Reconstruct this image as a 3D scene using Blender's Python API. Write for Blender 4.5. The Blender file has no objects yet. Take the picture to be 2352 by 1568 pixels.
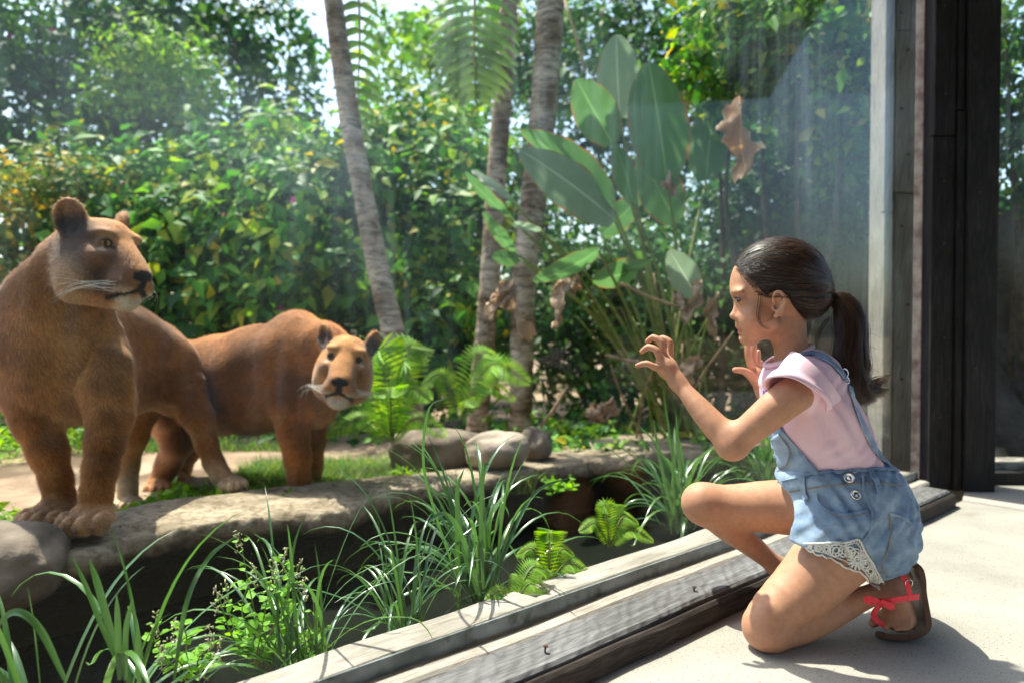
import bpy, bmesh, math, random
import numpy as np
from mathutils import Vector, Matrix, Quaternion
from mathutils.bvhtree import BVHTree
R = math.radians
rng = np.random.default_rng(7)
random.seed(7)
SC = bpy.context.scene
COL = SC.collection

# ---------------------------------------------------------------- camera
CAM_H, PITCH, FPX = 0.66, R(1.15), 1568.0      # photo measured on a 2352 x 1568 grid
cam_d = bpy.data.cameras.new('camera')
cam = bpy.data.objects.new('camera', cam_d); COL.objects.link(cam)
cam.location = (0, 0, CAM_H); cam.rotation_euler = (math.pi/2 - PITCH, 0, 0)
cam_d.lens = 24; cam_d.sensor_width = 36; cam_d.clip_start = 0.02; cam_d.clip_end = 500
cam_d.dof.use_dof = True; cam_d.dof.focus_distance = 1.46; cam_d.dof.aperture_fstop = 2.4
SC.camera = cam
# ---------------------------------------------------------------- sky, sun, exposure
SUN = Vector((-0.31, 0.33, 1.0)).normalized()
world = bpy.data.worlds.new('World'); SC.world = world; world.use_nodes = True
wn = world.node_tree.nodes; wl = world.node_tree.links
bg = wn['Background']
sky = wn.new('ShaderNodeTexSky'); sky.sky_type = 'NISHITA'; sky.sun_disc = False
sky.sun_elevation = math.asin(SUN.z); sky.sun_rotation = math.atan2(SUN.x, SUN.y)
sky.dust_density = 3.0; sky.air_density = 1.2
wl.new(sky.outputs[0], bg.inputs[0]); bg.inputs[1].default_value = 0.15
sl = bpy.data.lights.new('sun', 'SUN'); sl.energy = 3.8; sl.angle = R(0.6); sl.color = (1.0, 0.92, 0.80)
sun = bpy.data.objects.new('sun', sl); COL.objects.link(sun)
sun.rotation_euler = SUN.to_track_quat('Z', 'Y').to_euler()
SC.view_settings.view_transform = 'Standard'; SC.view_settings.look = 'None'
SC.view_settings.exposure = 1.5; SC.view_settings.gamma = 1.0
SC.render.engine = 'CYCLES'
SC.cycles.use_denoising = True; SC.cycles.max_bounces = 12; SC.cycles.transparent_max_bounces = 24
SC.cycles.diffuse_bounces = 5; SC.cycles.sample_clamp_indirect = 6.0; SC.cycles.caustics_reflective = False; SC.cycles.caustics_refractive = False

# ---------------------------------------------------------------- measuring helpers
_fw = Vector((0, math.cos(PITCH), -math.sin(PITCH))); _up = Vector((0, math.sin(PITCH), math.cos(PITCH)))
def ray(px, py):
    return _fw + Vector((1, 0, 0))*((px-1176)/FPX) - _up*((py-784)/FPX)
def W(px, py, Y):                              # the place at depth Y seen at that point of the photo
    d = ray(px, py); t = Y/d.y
    return Vector((d.x*t, Y, CAM_H + d.z*t))
def G(px, py, z=0.0):                          # the place at height z
    d = ray(px, py); t = (z-CAM_H)/d.z
    return Vector((d.x*t, d.y*t, z))
GN = Vector((-0.642, 0.767, 0)).normalized()   # outward normal of the big window
GD = Vector((0.767, 0.642, 0)).normalized()    # along the window, to the right
def S(s, a, z): return GN*s + GD*a + Vector((0, 0, z))

# ---------------------------------------------------------------- objects
def tag(o, label=None, cat=None, group=None, kind=None):
    if label: o['label'] = label
    if cat: o['category'] = cat
    if group: o['group'] = group
    if kind: o['kind'] = kind
    return o
def empty(name, loc=(0, 0, 0)):
    o = bpy.data.objects.new(name, None); COL.objects.link(o); o.location = loc; o.empty_display_size = .1
    return o
def link(name, me, mat=None, parent=None):
    o = bpy.data.objects.new(name, me); COL.objects.link(o)
    if mat is not None and not me.materials: me.materials.append(mat)
    if parent is not None:                         # geometry is given in world coordinates; only things (top level) carry an offset
        o.parent = parent
        if parent.parent is None: o.matrix_parent_inverse = Matrix.Translation(parent.location).inverted()
    return o
def mesh_np(name, v, f, smooth=True, cols=None):
    v = np.asarray(v, np.float32); me = bpy.data.meshes.new(name)
    if isinstance(f, np.ndarray):
        n, k = f.shape
        me.vertices.add(len(v)); me.vertices.foreach_set('co', v.ravel())
        me.loops.add(n*k); me.loops.foreach_set('vertex_index', f.astype(np.int32).ravel())
        me.polygons.add(n); me.polygons.foreach_set('loop_start', np.arange(0, n*k, k, dtype=np.int32))
        me.update(calc_edges=True)
    else:
        me.from_pydata([tuple(map(float, p)) for p in v], [], f); me.update()
    if smooth: me.polygons.foreach_set('use_smooth', np.ones(len(me.polygons), bool))
    if cols is not None:
        a = me.color_attributes.new('col', 'FLOAT_COLOR', 'POINT')
        c = np.ones((len(v), 4), np.float32); c[:, :3] = cols; a.data.foreach_set('color', c.ravel())
    return me

# ---------------------------------------------------------------- materials
def new_mat(name):
    m = bpy.data.materials.new(name); m.use_nodes = True
    nt = m.node_tree; b = nt.nodes['Principled BSDF']
    return m, nt, b
def noise_mat(name, c1, c2, scale=8, rough=.7, bump=.2, bscale=None, detail=6, spec=.3, stretch=(1, 1, 1), c3=None, s3=3, coords='Object', bdist=.01, sss=0, attr=None, trans=0, lo=.35, hi=.65):
    m, nt, b = new_mat(name); N, L = nt.nodes.new, nt.links.new
    tc = N('ShaderNodeTexCoord'); mp = N('ShaderNodeMapping'); mp.inputs['Scale'].default_value = stretch
    L(tc.outputs[coords], mp.inputs[0])
    n1 = N('ShaderNodeTexNoise'); n1.inputs['Scale'].default_value = scale; n1.inputs['Detail'].default_value = detail
    L(mp.outputs[0], n1.inputs['Vector'])
    r = N('ShaderNodeValToRGB'); r.color_ramp.elements[0].position = lo; r.color_ramp.elements[1].position = hi
    r.color_ramp.elements[0].color = (*c1, 1); r.color_ramp.elements[1].color = (*c2, 1)
    L(n1.outputs[0], r.inputs[0]); out = r.outputs[0]
    if c3 is not None:
        n3 = N('ShaderNodeTexNoise'); n3.inputs['Scale'].default_value = s3; n3.inputs['Detail'].default_value = 4
        L(mp.outputs[0], n3.inputs['Vector'])
        r3 = N('ShaderNodeValToRGB'); r3.color_ramp.elements[0].position = .5; r3.color_ramp.elements[1].position = .68
        L(n3.outputs[0], r3.inputs[0])
        mx = N('ShaderNodeMix'); mx.data_type = 'RGBA'
        L(r3.outputs[0], mx.inputs[0]); L(out, mx.inputs[6]); mx.inputs[7].default_value = (*c3, 1); out = mx.outputs[2]
    if attr:
        at = N('ShaderNodeVertexColor'); at.layer_name = attr
        mx = N('ShaderNodeMix'); mx.data_type = 'RGBA'; mx.blend_type = 'MULTIPLY'; mx.inputs[0].default_value = 1
        L(out, mx.inputs[6]); L(at.outputs[0], mx.inputs[7]); out = mx.outputs[2]
    L(out, b.inputs['Base Color'])
    b.inputs['Roughness'].default_value = rough; b.inputs['Specular IOR Level'].default_value = spec
    if bump:
        n2 = N('ShaderNodeTexNoise'); n2.inputs['Scale'].default_value = bscale or scale*4; n2.inputs['Detail'].default_value = 8
        L(mp.outputs[0], n2.inputs['Vector'])
        bp = N('ShaderNodeBump'); bp.inputs['Strength'].default_value = bump; bp.inputs['Distance'].default_value = bdist
        L(n2.outputs[0], bp.inputs['Height']); L(bp.outputs[0], b.inputs['Normal'])
    if sss:
        b.inputs['Subsurface Weight'].default_value = sss; b.inputs['Subsurface Radius'].default_value = (1, .35, .2); b.inputs['Subsurface Scale'].default_value = .012
    if trans:
        tr = N('ShaderNodeBsdfTranslucent'); L(out, tr.inputs[0]); ms = N('ShaderNodeMixShader'); ms.inputs[0].default_value = trans
        L(b.outputs[0], ms.inputs[1]); L(tr.outputs[0], ms.inputs[2]); L(ms.outputs[0], nt.nodes['Material Output'].inputs[0])
    return m
def plain_mat(name, c, rough=.6, spec=.3, metal=0):
    m, nt, b = new_mat(name); b.inputs['Base Color'].default_value = (*c, 1); b.inputs['Roughness'].default_value = rough
    b.inputs['Specular IOR Level'].default_value = spec; b.inputs['Metallic'].default_value = metal
    return m

# ---------------------------------------------------------------- signed distance sculpting
def _smin(a, b, k):
    if k <= 0: return np.minimum(a, b)
    h = np.maximum(k - np.abs(a-b), 0)/k
    return np.minimum(a, b) - h*h*k*.25
class Field:
    def __init__(s, lo, hi, h):
        s.lo = np.array(lo, float); s.h = h; s.n = np.ceil((np.array(hi)-s.lo)/h).astype(int)+1
        s.F = np.full(s.n, 1.0, np.float32)
    def box(s, lo, hi):
        i0 = np.clip(np.floor((lo-s.lo)/s.h).astype(int), 0, s.n); i1 = np.clip(np.ceil((hi-s.lo)/s.h).astype(int)+1, 0, s.n)
        if (i1 <= i0).any(): return None, None
        ax = [s.lo[i]+s.h*np.arange(i0[i], i1[i], dtype=np.float32) for i in range(3)]
        g = np.meshgrid(*[a.astype(np.float32) for a in ax], indexing='ij')
        return tuple(slice(i0[i], i1[i]) for i in range(3)), g
    def put(s, lo, hi, fn, k, op, m=.02):
        sl_, g = s.box(np.asarray(lo)-k-m, np.asarray(hi)+k+m)
        if sl_ is None: return
        d = fn(*g).astype(np.float32)
        if op == 'add': s.F[sl_] = _smin(s.F[sl_], d, k)
        elif op == 'sub': s.F[sl_] = -_smin(-s.F[sl_], d, k)
    def cap(s, a, b, ra, rb=None, k=.02, op='add'):
        rb = ra if rb is None else rb; a = np.array(a, float); b = np.array(b, float); ba = b-a; L2 = max(ba@ba, 1e-9)
        def fn(x, y, z):
            px, py, pz = x-a[0], y-a[1], z-a[2]
            t = np.clip((px*ba[0]+py*ba[1]+pz*ba[2])/L2, 0, 1)
            return np.sqrt((px-t*ba[0])**2+(py-t*ba[1])**2+(pz-t*ba[2])**2) - (ra+(rb-ra)*t)
        r = max(ra, rb); s.put(np.minimum(a, b)-r, np.maximum(a, b)+r, fn, k, op)
    def chain(s, pts, rad, k=.02, op='add', ki=0):   # a run of tapered capsules blended into the rest as one limb
        pts = [np.array(p, float) for p in pts]; A = np.array(pts); rm = max(rad)
        def fn(x, y, z):
            d = None
            for a, b, ra, rb in zip(pts[:-1], pts[1:], rad[:-1], rad[1:]):
                ba = b-a; L2 = max(ba@ba, 1e-9); px, py, pz = x-a[0], y-a[1], z-a[2]; t = np.clip((px*ba[0]+py*ba[1]+pz*ba[2])/L2, 0, 1)
                e = np.sqrt((px-t*ba[0])**2+(py-t*ba[1])**2+(pz-t*ba[2])**2)-(ra+(rb-ra)*t); d = e if d is None else _smin(d, e, ki)
            return d
        s.put(A.min(0)-rm, A.max(0)+rm, fn, k, op)
    def ell(s, c, r, M=None, k=.02, op='add'):   # M: 3x3, rows are the ellipsoid's axes
        c = np.array(c, float); r = np.array(r, float); M = np.eye(3) if M is None else np.array(M, float)
        def fn(x, y, z):
            p = [x-c[0], y-c[1], z-c[2]]; q = [M[i][0]*p[0]+M[i][1]*p[1]+M[i][2]*p[2] for i in range(3)]
            k0 = np.sqrt(sum((q[i]/r[i])**2 for i in range(3)))+1e-9; k1 = np.sqrt(sum((q[i]/r[i]**2)**2 for i in range(3)))+1e-9
            return k0*(k0-1)/k1
        e = np.sqrt(((M*r[:, None])**2).sum(0)); s.put(c-e, c+e, fn, k, op)
    def grid(s):
        ax = [(s.lo[i]+s.h*np.arange(s.n[i])).astype(np.float32) for i in range(3)]
        return np.meshgrid(*ax, indexing='ij')
    def plane(s, p, n, k=.004):                   # keep the side the normal points away from
        n = np.array(n, float); n /= np.linalg.norm(n); p = np.array(p, float)
        ax = [(s.lo[i]+s.h*np.arange(s.n[i])).astype(np.float32) for i in range(3)]
        d = ((ax[0]-p[0])*n[0])[:, None, None]+((ax[1]-p[1])*n[1])[None, :, None]+((ax[2]-p[2])*n[2])[None, None, :]
        s.F = -_smin(-s.F, -d.astype(np.float32), k)
    def at(s, P):                                 # trilinear sample
        q = (np.asarray(P)-s.lo)/s.h; i = np.clip(np.floor(q).astype(int), 0, s.n-2); t = q-i; o = 0
        for dx in (0, 1):
            for dy in (0, 1):
                for dz in (0, 1):
                    w = (t[:, 0] if dx else 1-t[:, 0])*(t[:, 1] if dy else 1-t[:, 1])*(t[:, 2] if dz else 1-t[:, 2])
                    o = o+w*s.F[i[:, 0]+dx, i[:, 1]+dy, i[:, 2]+dz]
        return o
    def surf(s, smooth=2):
        F = s.F; nx, ny, nz = F.shape; sg = F < 0
        c = np.zeros((nx-1, ny-1, nz-1), np.int8)
        for dx in (0, 1):
            for dy in (0, 1):
                for dz in (0, 1): c += sg[dx:nx-1+dx, dy:ny-1+dy, dz:nz-1+dz]
        act = np.argwhere((c > 0) & (c < 8)); idx = np.full(c.shape, -1, np.int32); idx[act[:, 0], act[:, 1], act[:, 2]] = np.arange(len(act))
        acc = np.zeros((len(act), 3)); cnt = np.zeros(len(act))
        cr = [(i, j, k) for i in (0, 1) for j in (0, 1) for k in (0, 1)]
        for A in cr:
            for ax in range(3):
                if A[ax]: continue
                B = list(A); B[ax] = 1
                fa = F[act[:, 0]+A[0], act[:, 1]+A[1], act[:, 2]+A[2]].astype(float); fb = F[act[:, 0]+B[0], act[:, 1]+B[1], act[:, 2]+B[2]].astype(float)
                m = (fa < 0) != (fb < 0); t = np.where(m, fa/np.where(m, fa-fb, 1), 0)
                p = np.tile(np.array(A, float), (len(act), 1)); p[:, ax] += t
                acc[m] += p[m]; cnt[m] += 1
        v = s.lo+s.h*(act+acc/cnt[:, None]); fs = []
        for ax in range(3):
            o1, o2 = [(1, 2), (2, 0), (0, 1)][ax]
            a = [slice(None)]*3; b = [slice(None)]*3; a[ax] = slice(0, -1); b[ax] = slice(1, None)
            m = sg[tuple(a)] != sg[tuple(b)]; e = np.argwhere(m)
            ok = (e[:, o1] > 0) & (e[:, o2] > 0) & (e[:, o1] < F.shape[o1]-1) & (e[:, o2] < F.shape[o2]-1); e = e[ok]
            ins = sg[e[:, 0], e[:, 1], e[:, 2]]
            def cell(d1, d2):
                q = e.copy(); q[:, o1] += d1; q[:, o2] += d2
                return idx[q[:, 0], q[:, 1], q[:, 2]]
            Q = np.stack([cell(-1, -1), cell(0, -1), cell(0, 0), cell(-1, 0)], 1)
            Q[~ins] = Q[~ins][:, ::-1]; fs.append(Q)
        f = np.concatenate(fs); f = f[(f >= 0).all(1)]
        for _ in range(smooth):
            a = np.zeros_like(v); n = np.zeros(len(v))
            for i in range(4):
                j = (i+1) % 4
                a += np.stack([np.bincount(f[:, i], v[f[:, j], q], len(v)) for q in range(3)], 1); n += np.bincount(f[:, i], minlength=len(v))
                a += np.stack([np.bincount(f[:, j], v[f[:, i], q], len(v)) for q in range(3)], 1); n += np.bincount(f[:, j], minlength=len(v))
            v = v*.5+.5*a/np.maximum(n, 1)[:, None]
        return v, f
def vnormals(v, f):
    n = np.zeros_like(v)
    fn = np.cross(v[f[:, 2]]-v[f[:, 0]], v[f[:, 3]]-v[f[:, 1]])
    for i in range(4): n += np.stack([np.bincount(f[:, i], fn[:, q], len(v)) for q in range(3)], 1)
    return n/np.maximum(np.linalg.norm(n, axis=1), 1e-12)[:, None]
def vnoise(P, scale, seed=0):                     # cheap smooth value noise in -1..1
    q = np.asarray(P)*scale+seed*17.13; i = np.floor(q).astype(np.int64); t = q-i; t = t*t*(3-2*t); o = 0
    for dx in (0, 1):
        for dy in (0, 1):
            for dz in (0, 1):
                h = (i[:, 0]+dx)*73856093 ^ (i[:, 1]+dy)*19349663 ^ (i[:, 2]+dz)*83492791
                h = (h*2654435761+seed*97) & 0xffffff; h = ((h ^ (h >> 11))*1664525+1013904223) & 0xffffff
                w = (t[:, 0] if dx else 1-t[:, 0])*(t[:, 1] if dy else 1-t[:, 1])*(t[:, 2] if dz else 1-t[:, 2])
                o = o+w*(h/0x7fffff-1)
    return o
def cross3(a, b): return np.array([a[1]*b[2]-a[2]*b[1], a[2]*b[0]-a[0]*b[2], a[0]*b[1]-a[1]*b[0]])
# ---------------------------------------------------------------- small mesh builders
def tube(pts, rad, n=6, caps=True):
    P = [Vector(p) for p in pts]; rad = [rad]*len(P) if np.isscalar(rad) else rad
    v, f = [], []; up = None
    for i, p in enumerate(P):
        t = (P[min(i+1, len(P)-1)]-P[max(i-1, 0)]).normalized()
        if up is None: up = t.orthogonal().normalized()
        up = (up-t*up.dot(t)); up = up.normalized() if up.length > 1e-6 else t.orthogonal().normalized()
        s = t.cross(up)
        for k in range(n):
            a = 2*math.pi*k/n; v.append(p+(up*math.cos(a)+s*math.sin(a))*rad[i])
    for i in range(len(P)-1):
        for k in range(n): f.append((i*n+k, i*n+(k+1) % n, (i+1)*n+(k+1) % n, (i+1)*n+k))
    if caps: f.append(tuple(range(n))[::-1]); f.append(tuple(range((len(P)-1)*n, len(P)*n)))
    return v, f
def join(parts):
    v, f = [], []
    for a, b in parts:
        o = len(v); v += list(a); f += [tuple(i+o for i in q) for q in b]
    return v, f
def box_vf(o, ax, ay, az):                        # a corner and three edge vectors
    o, ax, ay, az = Vector(o), Vector(ax), Vector(ay), Vector(az)
    v = [o, o+ax, o+ax+ay, o+ay, o+az, o+ax+az, o+ax+ay+az, o+ay+az]
    f = [(0, 3, 2, 1), (4, 5, 6, 7), (0, 1, 5, 4), (1, 2, 6, 5), (2, 3, 7, 6), (3, 0, 4, 7)]
    if ax.cross(ay).dot(az) < 0: f = [q[::-1] for q in f]
    return v, f
def strip(L_, R_):                                # ribbon between two lists of points
    n = len(L_); v = list(L_)+list(R_); return v, [(i, i+1, n+i+1, n+i) for i in range(n-1)]
def spline(pts, n):                               # Catmull-Rom through the points
    P = np.array([list(p) for p in pts], float); P = np.vstack([2*P[0]-P[1], P, 2*P[-1]-P[-2]]); m = len(P)-3; out = []
    for t in np.linspace(0, m-1e-6, n):
        i = int(t); u = t-i; a, b, c, d = P[i:i+4]
        out.append(.5*((2*b)+(c-a)*u+(2*a-5*b+4*c-d)*u*u+(3*b-a-3*c+d)*u**3))
    return np.array(out)
# ---------------------------------------------------------------- shared materials
def skin_mat():
    m, nt, b = new_mat('skin'); N, L = nt.nodes.new, nt.links.new
    at = N('ShaderNodeVertexColor'); at.layer_name = 'col'; t0 = N('ShaderNodeTexCoord'); k1 = N('ShaderNodeTexNoise'); k1.inputs['Scale'].default_value = 70; k1.inputs['Detail'].default_value = 8; k1.inputs['Roughness'].default_value = .7; L(t0.outputs['Object'], k1.inputs['Vector']); k2 = N('ShaderNodeMapRange'); k2.inputs['From Min'].default_value = .3; k2.inputs['From Max'].default_value = .7; k2.inputs['To Min'].default_value = .86; k2.inputs['To Max'].default_value = 1.12; L(k1.outputs[0], k2.inputs['Value']); k3 = N('ShaderNodeVectorMath'); k3.operation = 'SCALE'; L(at.outputs[0], k3.inputs[0]); L(k2.outputs[0], k3.inputs['Scale']); L(k3.outputs[0], b.inputs['Base Color'])
    b.inputs['Roughness'].default_value = .55; b.inputs['Specular IOR Level'].default_value = .32
    b.inputs['Subsurface Weight'].default_value = .25; b.inputs['Subsurface Radius'].default_value = (1, .35, .2); b.inputs['Subsurface Scale'].default_value = .006
    tc = N('ShaderNodeTexCoord'); n = N('ShaderNodeTexNoise'); n.inputs['Scale'].default_value = 900; L(tc.outputs['Object'], n.inputs['Vector'])
    bp = N('ShaderNodeBump'); bp.inputs['Strength'].default_value = .3; bp.inputs['Distance'].default_value = .0008; L(n.outputs[0], bp.inputs['Height']); L(bp.outputs[0], b.inputs['Normal'])
    return m
def attr_mat(name, rough=.1, spec=.5, coat=0):
    m, nt, b = new_mat(name); at = nt.nodes.new('ShaderNodeVertexColor'); at.layer_name = 'col'; nt.links.new(at.outputs[0], b.inputs['Base Color'])
    b.inputs['Roughness'].default_value = rough; b.inputs['Specular IOR Level'].default_value = spec; b.inputs['Coat Weight'].default_value = coat
    return m
M_SKIN = skin_mat(); M_EYE = attr_mat('eye', .08, .5, 1.0)
M_HAIRDARK = noise_mat('hair_base', (.010, .006, .005), (.02, .012, .009), 120, .5, .5, 300, spec=.4, stretch=(1, 1, 5))
def hair_mat():
    m, nt, b = new_mat('hair_strands'); N, L = nt.nodes.new, nt.links.new
    gm = N('ShaderNodeNewGeometry'); r = N('ShaderNodeValToRGB'); r.color_ramp.elements[0].color = (.016, .008, .005, 1); r.color_ramp.elements[1].color = (.085, .040, .022, 1)
    L(gm.outputs['Random Per Island'], r.inputs[0]); L(r.outputs[0], b.inputs['Base Color']); b.inputs['Roughness'].default_value = .42; b.inputs['Specular IOR Level'].default_value = .5
    tr = N('ShaderNodeBsdfTranslucent'); tr.inputs[0].default_value = (.10, .045, .02, 1); ms = N('ShaderNodeMixShader'); ms.inputs[0].default_value = .2
    L(b.outputs[0], ms.inputs[1]); L(tr.outputs[0], ms.inputs[2]); L(ms.outputs[0], nt.nodes['Material Output'].inputs[0]); return m
M_HAIR = hair_mat()
M_SHIRT = noise_mat('pink_cotton', (.80, .53, .62), (.86, .61, .69), 14, .85, .25, 500, spec=.2, bdist=.001)
def denim_mat():
    m, nt, b = new_mat('washed_denim'); N, L = nt.nodes.new, nt.links.new
    tc = N('ShaderNodeTexCoord'); n = N('ShaderNodeTexNoise'); n.inputs['Scale'].default_value = 11; n.inputs['Detail'].default_value = 8; n.inputs['Roughness'].default_value = .65; L(tc.outputs['Object'], n.inputs['Vector'])
    r = N('ShaderNodeValToRGB'); e = r.color_ramp.elements; e[0].position = .34; e[0].color = (.14, .24, .42, 1); e[1].position = .64; e[1].color = (.50, .63, .78, 1); L(n.outputs[0], r.inputs[0])
    w = N('ShaderNodeTexWave'); w.inputs['Scale'].default_value = 420; w.inputs['Distortion'].default_value = 3; w.inputs['Detail'].default_value = 2; L(tc.outputs['Object'], w.inputs['Vector'])
    mx = N('ShaderNodeMix'); mx.data_type = 'RGBA'; mx.blend_type = 'MULTIPLY'; mx.inputs[0].default_value = .35; L(r.outputs[0], mx.inputs[6]); L(w.outputs[0], mx.inputs[7]); L(mx.outputs[2], b.inputs['Base Color'])
    b.inputs['Roughness'].default_value = .9; b.inputs['Specular IOR Level'].default_value = .15
    bp = N('ShaderNodeBump'); bp.inputs['Strength'].default_value = .4; bp.inputs['Distance'].default_value = .001; L(w.outputs[0], bp.inputs['Height'])
    b2 = N('ShaderNodeBump'); b2.inputs['Strength'].default_value = .5; b2.inputs['Distance'].default_value = .006; n2 = N('ShaderNodeTexNoise'); n2.inputs['Scale'].default_value = 28; L(tc.outputs['Object'], n2.inputs['Vector']); L(n2.outputs[0], b2.inputs['Height']); L(bp.outputs[0], b2.inputs['Normal'])
    L(b2.outputs[0], b.inputs['Normal']); return m
M_DENIM = denim_mat(); M_SEAM = noise_mat('denim_seam', (.16, .20, .28), (.36, .30, .20), 300, .9, .4, 600, bdist=.001)
M_SILVER = plain_mat('silver_metal', (.75, .73, .70), .25, .5, 1.0); M_LACE = noise_mat('lace_thread', (.72, .70, .64), (.82, .80, .75), 200, .9, .5, 700, bdist=.001)
M_PURPLE = plain_mat('purple_print', (.22, .12, .55), .8); M_BLACKCLOTH = noise_mat('black_elastic', (.006, .006, .007), (.02, .02, .02), 300, .8, .6, 600, bdist=.001)
M_LEATHER = noise_mat('brown_leather', (.075, .030, .016), (.13, .055, .03), 30, .45, .3, 200, spec=.4, bdist=.002)
M_NEON = noise_mat('neon_coral_tape', (.95, .05, .07), (1.0, .09, .11), 90, .6, .3, 500, bdist=.001)
def coat_mat(name, bump):
    m, nt, b = new_mat(name); N, L = nt.nodes.new, nt.links.new
    at = N('ShaderNodeVertexColor'); at.layer_name = 'col'; L(at.outputs[0], b.inputs['Base Color']); b.inputs['Roughness'].default_value = .75; b.inputs['Specular IOR Level'].default_value = .2
    b.inputs['Sheen Weight'].default_value = .15; b.inputs['Sheen Roughness'].default_value = .5
    if bump:
        tc = N('ShaderNodeTexCoord'); n = N('ShaderNodeTexNoise'); n.inputs['Scale'].default_value = 90; n.inputs['Detail'].default_value = 6; L(tc.outputs['Object'], n.inputs['Vector'])
        bp = N('ShaderNodeBump'); bp.inputs['Strength'].default_value = .4; bp.inputs['Distance'].default_value = .006; L(n.outputs[0], bp.inputs['Height']); L(bp.outputs[0], b.inputs['Normal'])
    return m
M_COAT = coat_mat('lion_coat', True); M_FUR = coat_mat('lion_fur', False); M_WHISKER = plain_mat('whisker', (.75, .70, .62), .4); M_CLAW = plain_mat('claw', (.10, .075, .06), .35)
def wood_mat(name, c1, c2, c3, direction, scale=1.0, rough=.8, bump=.6, bdist=.004, saw=False):
    """weathered timber, grain running along the given world direction"""
    m, nt, b = new_mat(name); N, L = nt.nodes.new, nt.links.new; d = Vector(direction).normalized()
    tc = N('ShaderNodeTexCoord'); mp = N('ShaderNodeMapping'); mp.vector_type = 'POINT'
    q = d.to_track_quat('X', 'Z').inverted().to_euler(); mp.inputs['Rotation'].default_value = q; L(tc.outputs['Object'], mp.inputs[0])
    m2 = N('ShaderNodeMapping'); m2.inputs['Scale'].default_value = (1.2*scale, 14*scale, 14*scale); L(mp.outputs[0], m2.inputs[0])
    n0 = N('ShaderNodeTexNoise'); n0.inputs['Scale'].default_value = .9; n0.inputs['Detail'].default_value = 2; L(m2.outputs[0], n0.inputs['Vector'])
    w = N('ShaderNodeTexNoise'); w.inputs['Scale'].default_value = 4.5; w.inputs['Detail'].default_value = 12; w.inputs['Roughness'].default_value = .78; w.inputs['Distortion'].default_value = 1.2; L(m2.outputs[0], w.inputs['Vector'])
    r = N('ShaderNodeValToRGB'); e = r.color_ramp.elements; e[0].position = .30; e[0].color = (*c1, 1); e[1].position = .66; e[1].color = (*c3, 1); x = e.new(.48); x.color = (*c2, 1); L(w.outputs[0], r.inputs[0])
    mx = N('ShaderNodeMix'); mx.data_type = 'RGBA'; mx.blend_type = 'MULTIPLY'; mx.inputs[0].default_value = .6; n3 = N('ShaderNodeTexNoise'); n3.inputs['Scale'].default_value = 6; n3.inputs['Detail'].default_value = 5; L(mp.outputs[0], n3.inputs['Vector'])
    r3 = N('ShaderNodeValToRGB'); r3.color_ramp.elements[0].position = .3; r3.color_ramp.elements[0].color = (.45, .43, .40, 1); r3.color_ramp.elements[1].position = .7; r3.color_ramp.elements[1].color = (1, 1, 1, 1); L(n3.outputs[0], r3.inputs[0]); L(r.outputs[0], mx.inputs[6]); L(r3.outputs[0], mx.inputs[7])
    L(mx.outputs[2], b.inputs['Base Color']); b.inputs['Roughness'].default_value = rough; b.inputs['Specular IOR Level'].default_value = .25
    bp = N('ShaderNodeBump'); bp.inputs['Strength'].default_value = bump; bp.inputs['Distance'].default_value = bdist; L(w.outputs[0], bp.inputs['Height']); L(bp.outputs[0], b.inputs['Normal'])
    if saw:                                       # slanting, wandering saw grooves
        m4 = N('ShaderNodeMapping'); m4.inputs['Rotation'].default_value = (0, 0, R(50)); L(mp.outputs[0], m4.inputs[0]); wv = N('ShaderNodeTexWave'); wv.inputs['Scale'].default_value = 11; wv.inputs['Distortion'].default_value = 5; wv.inputs['Detail'].default_value = 1.5; wv.inputs['Detail Scale'].default_value = 1.6; L(m4.outputs[0], wv.inputs['Vector'])
        b4 = N('ShaderNodeBump'); b4.inputs['Strength'].default_value = .55; b4.inputs['Distance'].default_value = .004; L(wv.outputs[0], b4.inputs['Height']); L(bp.outputs[0], b4.inputs['Normal']); L(b4.outputs[0], b.inputs['Normal'])
    return m
M_WOODIN = wood_mat('grey_weathered_plank', (.055, .052, .052), (.15, .146, .15), (.27, .27, .275), GD, 1.3, saw=True)
M_WOODOUT = wood_mat('bleached_plank', (.12, .10, .08), (.31, .28, .24), (.46, .42, .375), GD, 1.0)
M_WOODSTRIP = wood_mat('pale_strip', (.16, .13, .11), (.42, .38, .33), (.58, .54, .48), GD, 2.0)
M_FASCIA = wood_mat('rotten_dark_board', (.010, .008, .007), (.035, .026, .022), (.09, .07, .06), GD, 1.2)
M_WOODDARK = wood_mat('dark_timber', (.008, .007, .007), (.020, .018, .018), (.045, .042, .042), (0, 0, 1), 1.0)  # very dark timber tone, used evenly over the boards
M_WOODGREY = wood_mat('silver_grey_post', (.14, .125, .105), (.30, .275, .235), (.44, .41, .36), (.1, 0, 1), 1.0)
M_GALV = noise_mat('galvanised_steel', (.09, .11, .11), (.27, .30, .31), 9, .38, .15, 60, spec=.5, c3=(.05, .06, .04), s3=22)
M_RUST = noise_mat('rusty_steel', (.05, .022, .012), (.11, .05, .025), 200, .7, .5, 400)
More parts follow.
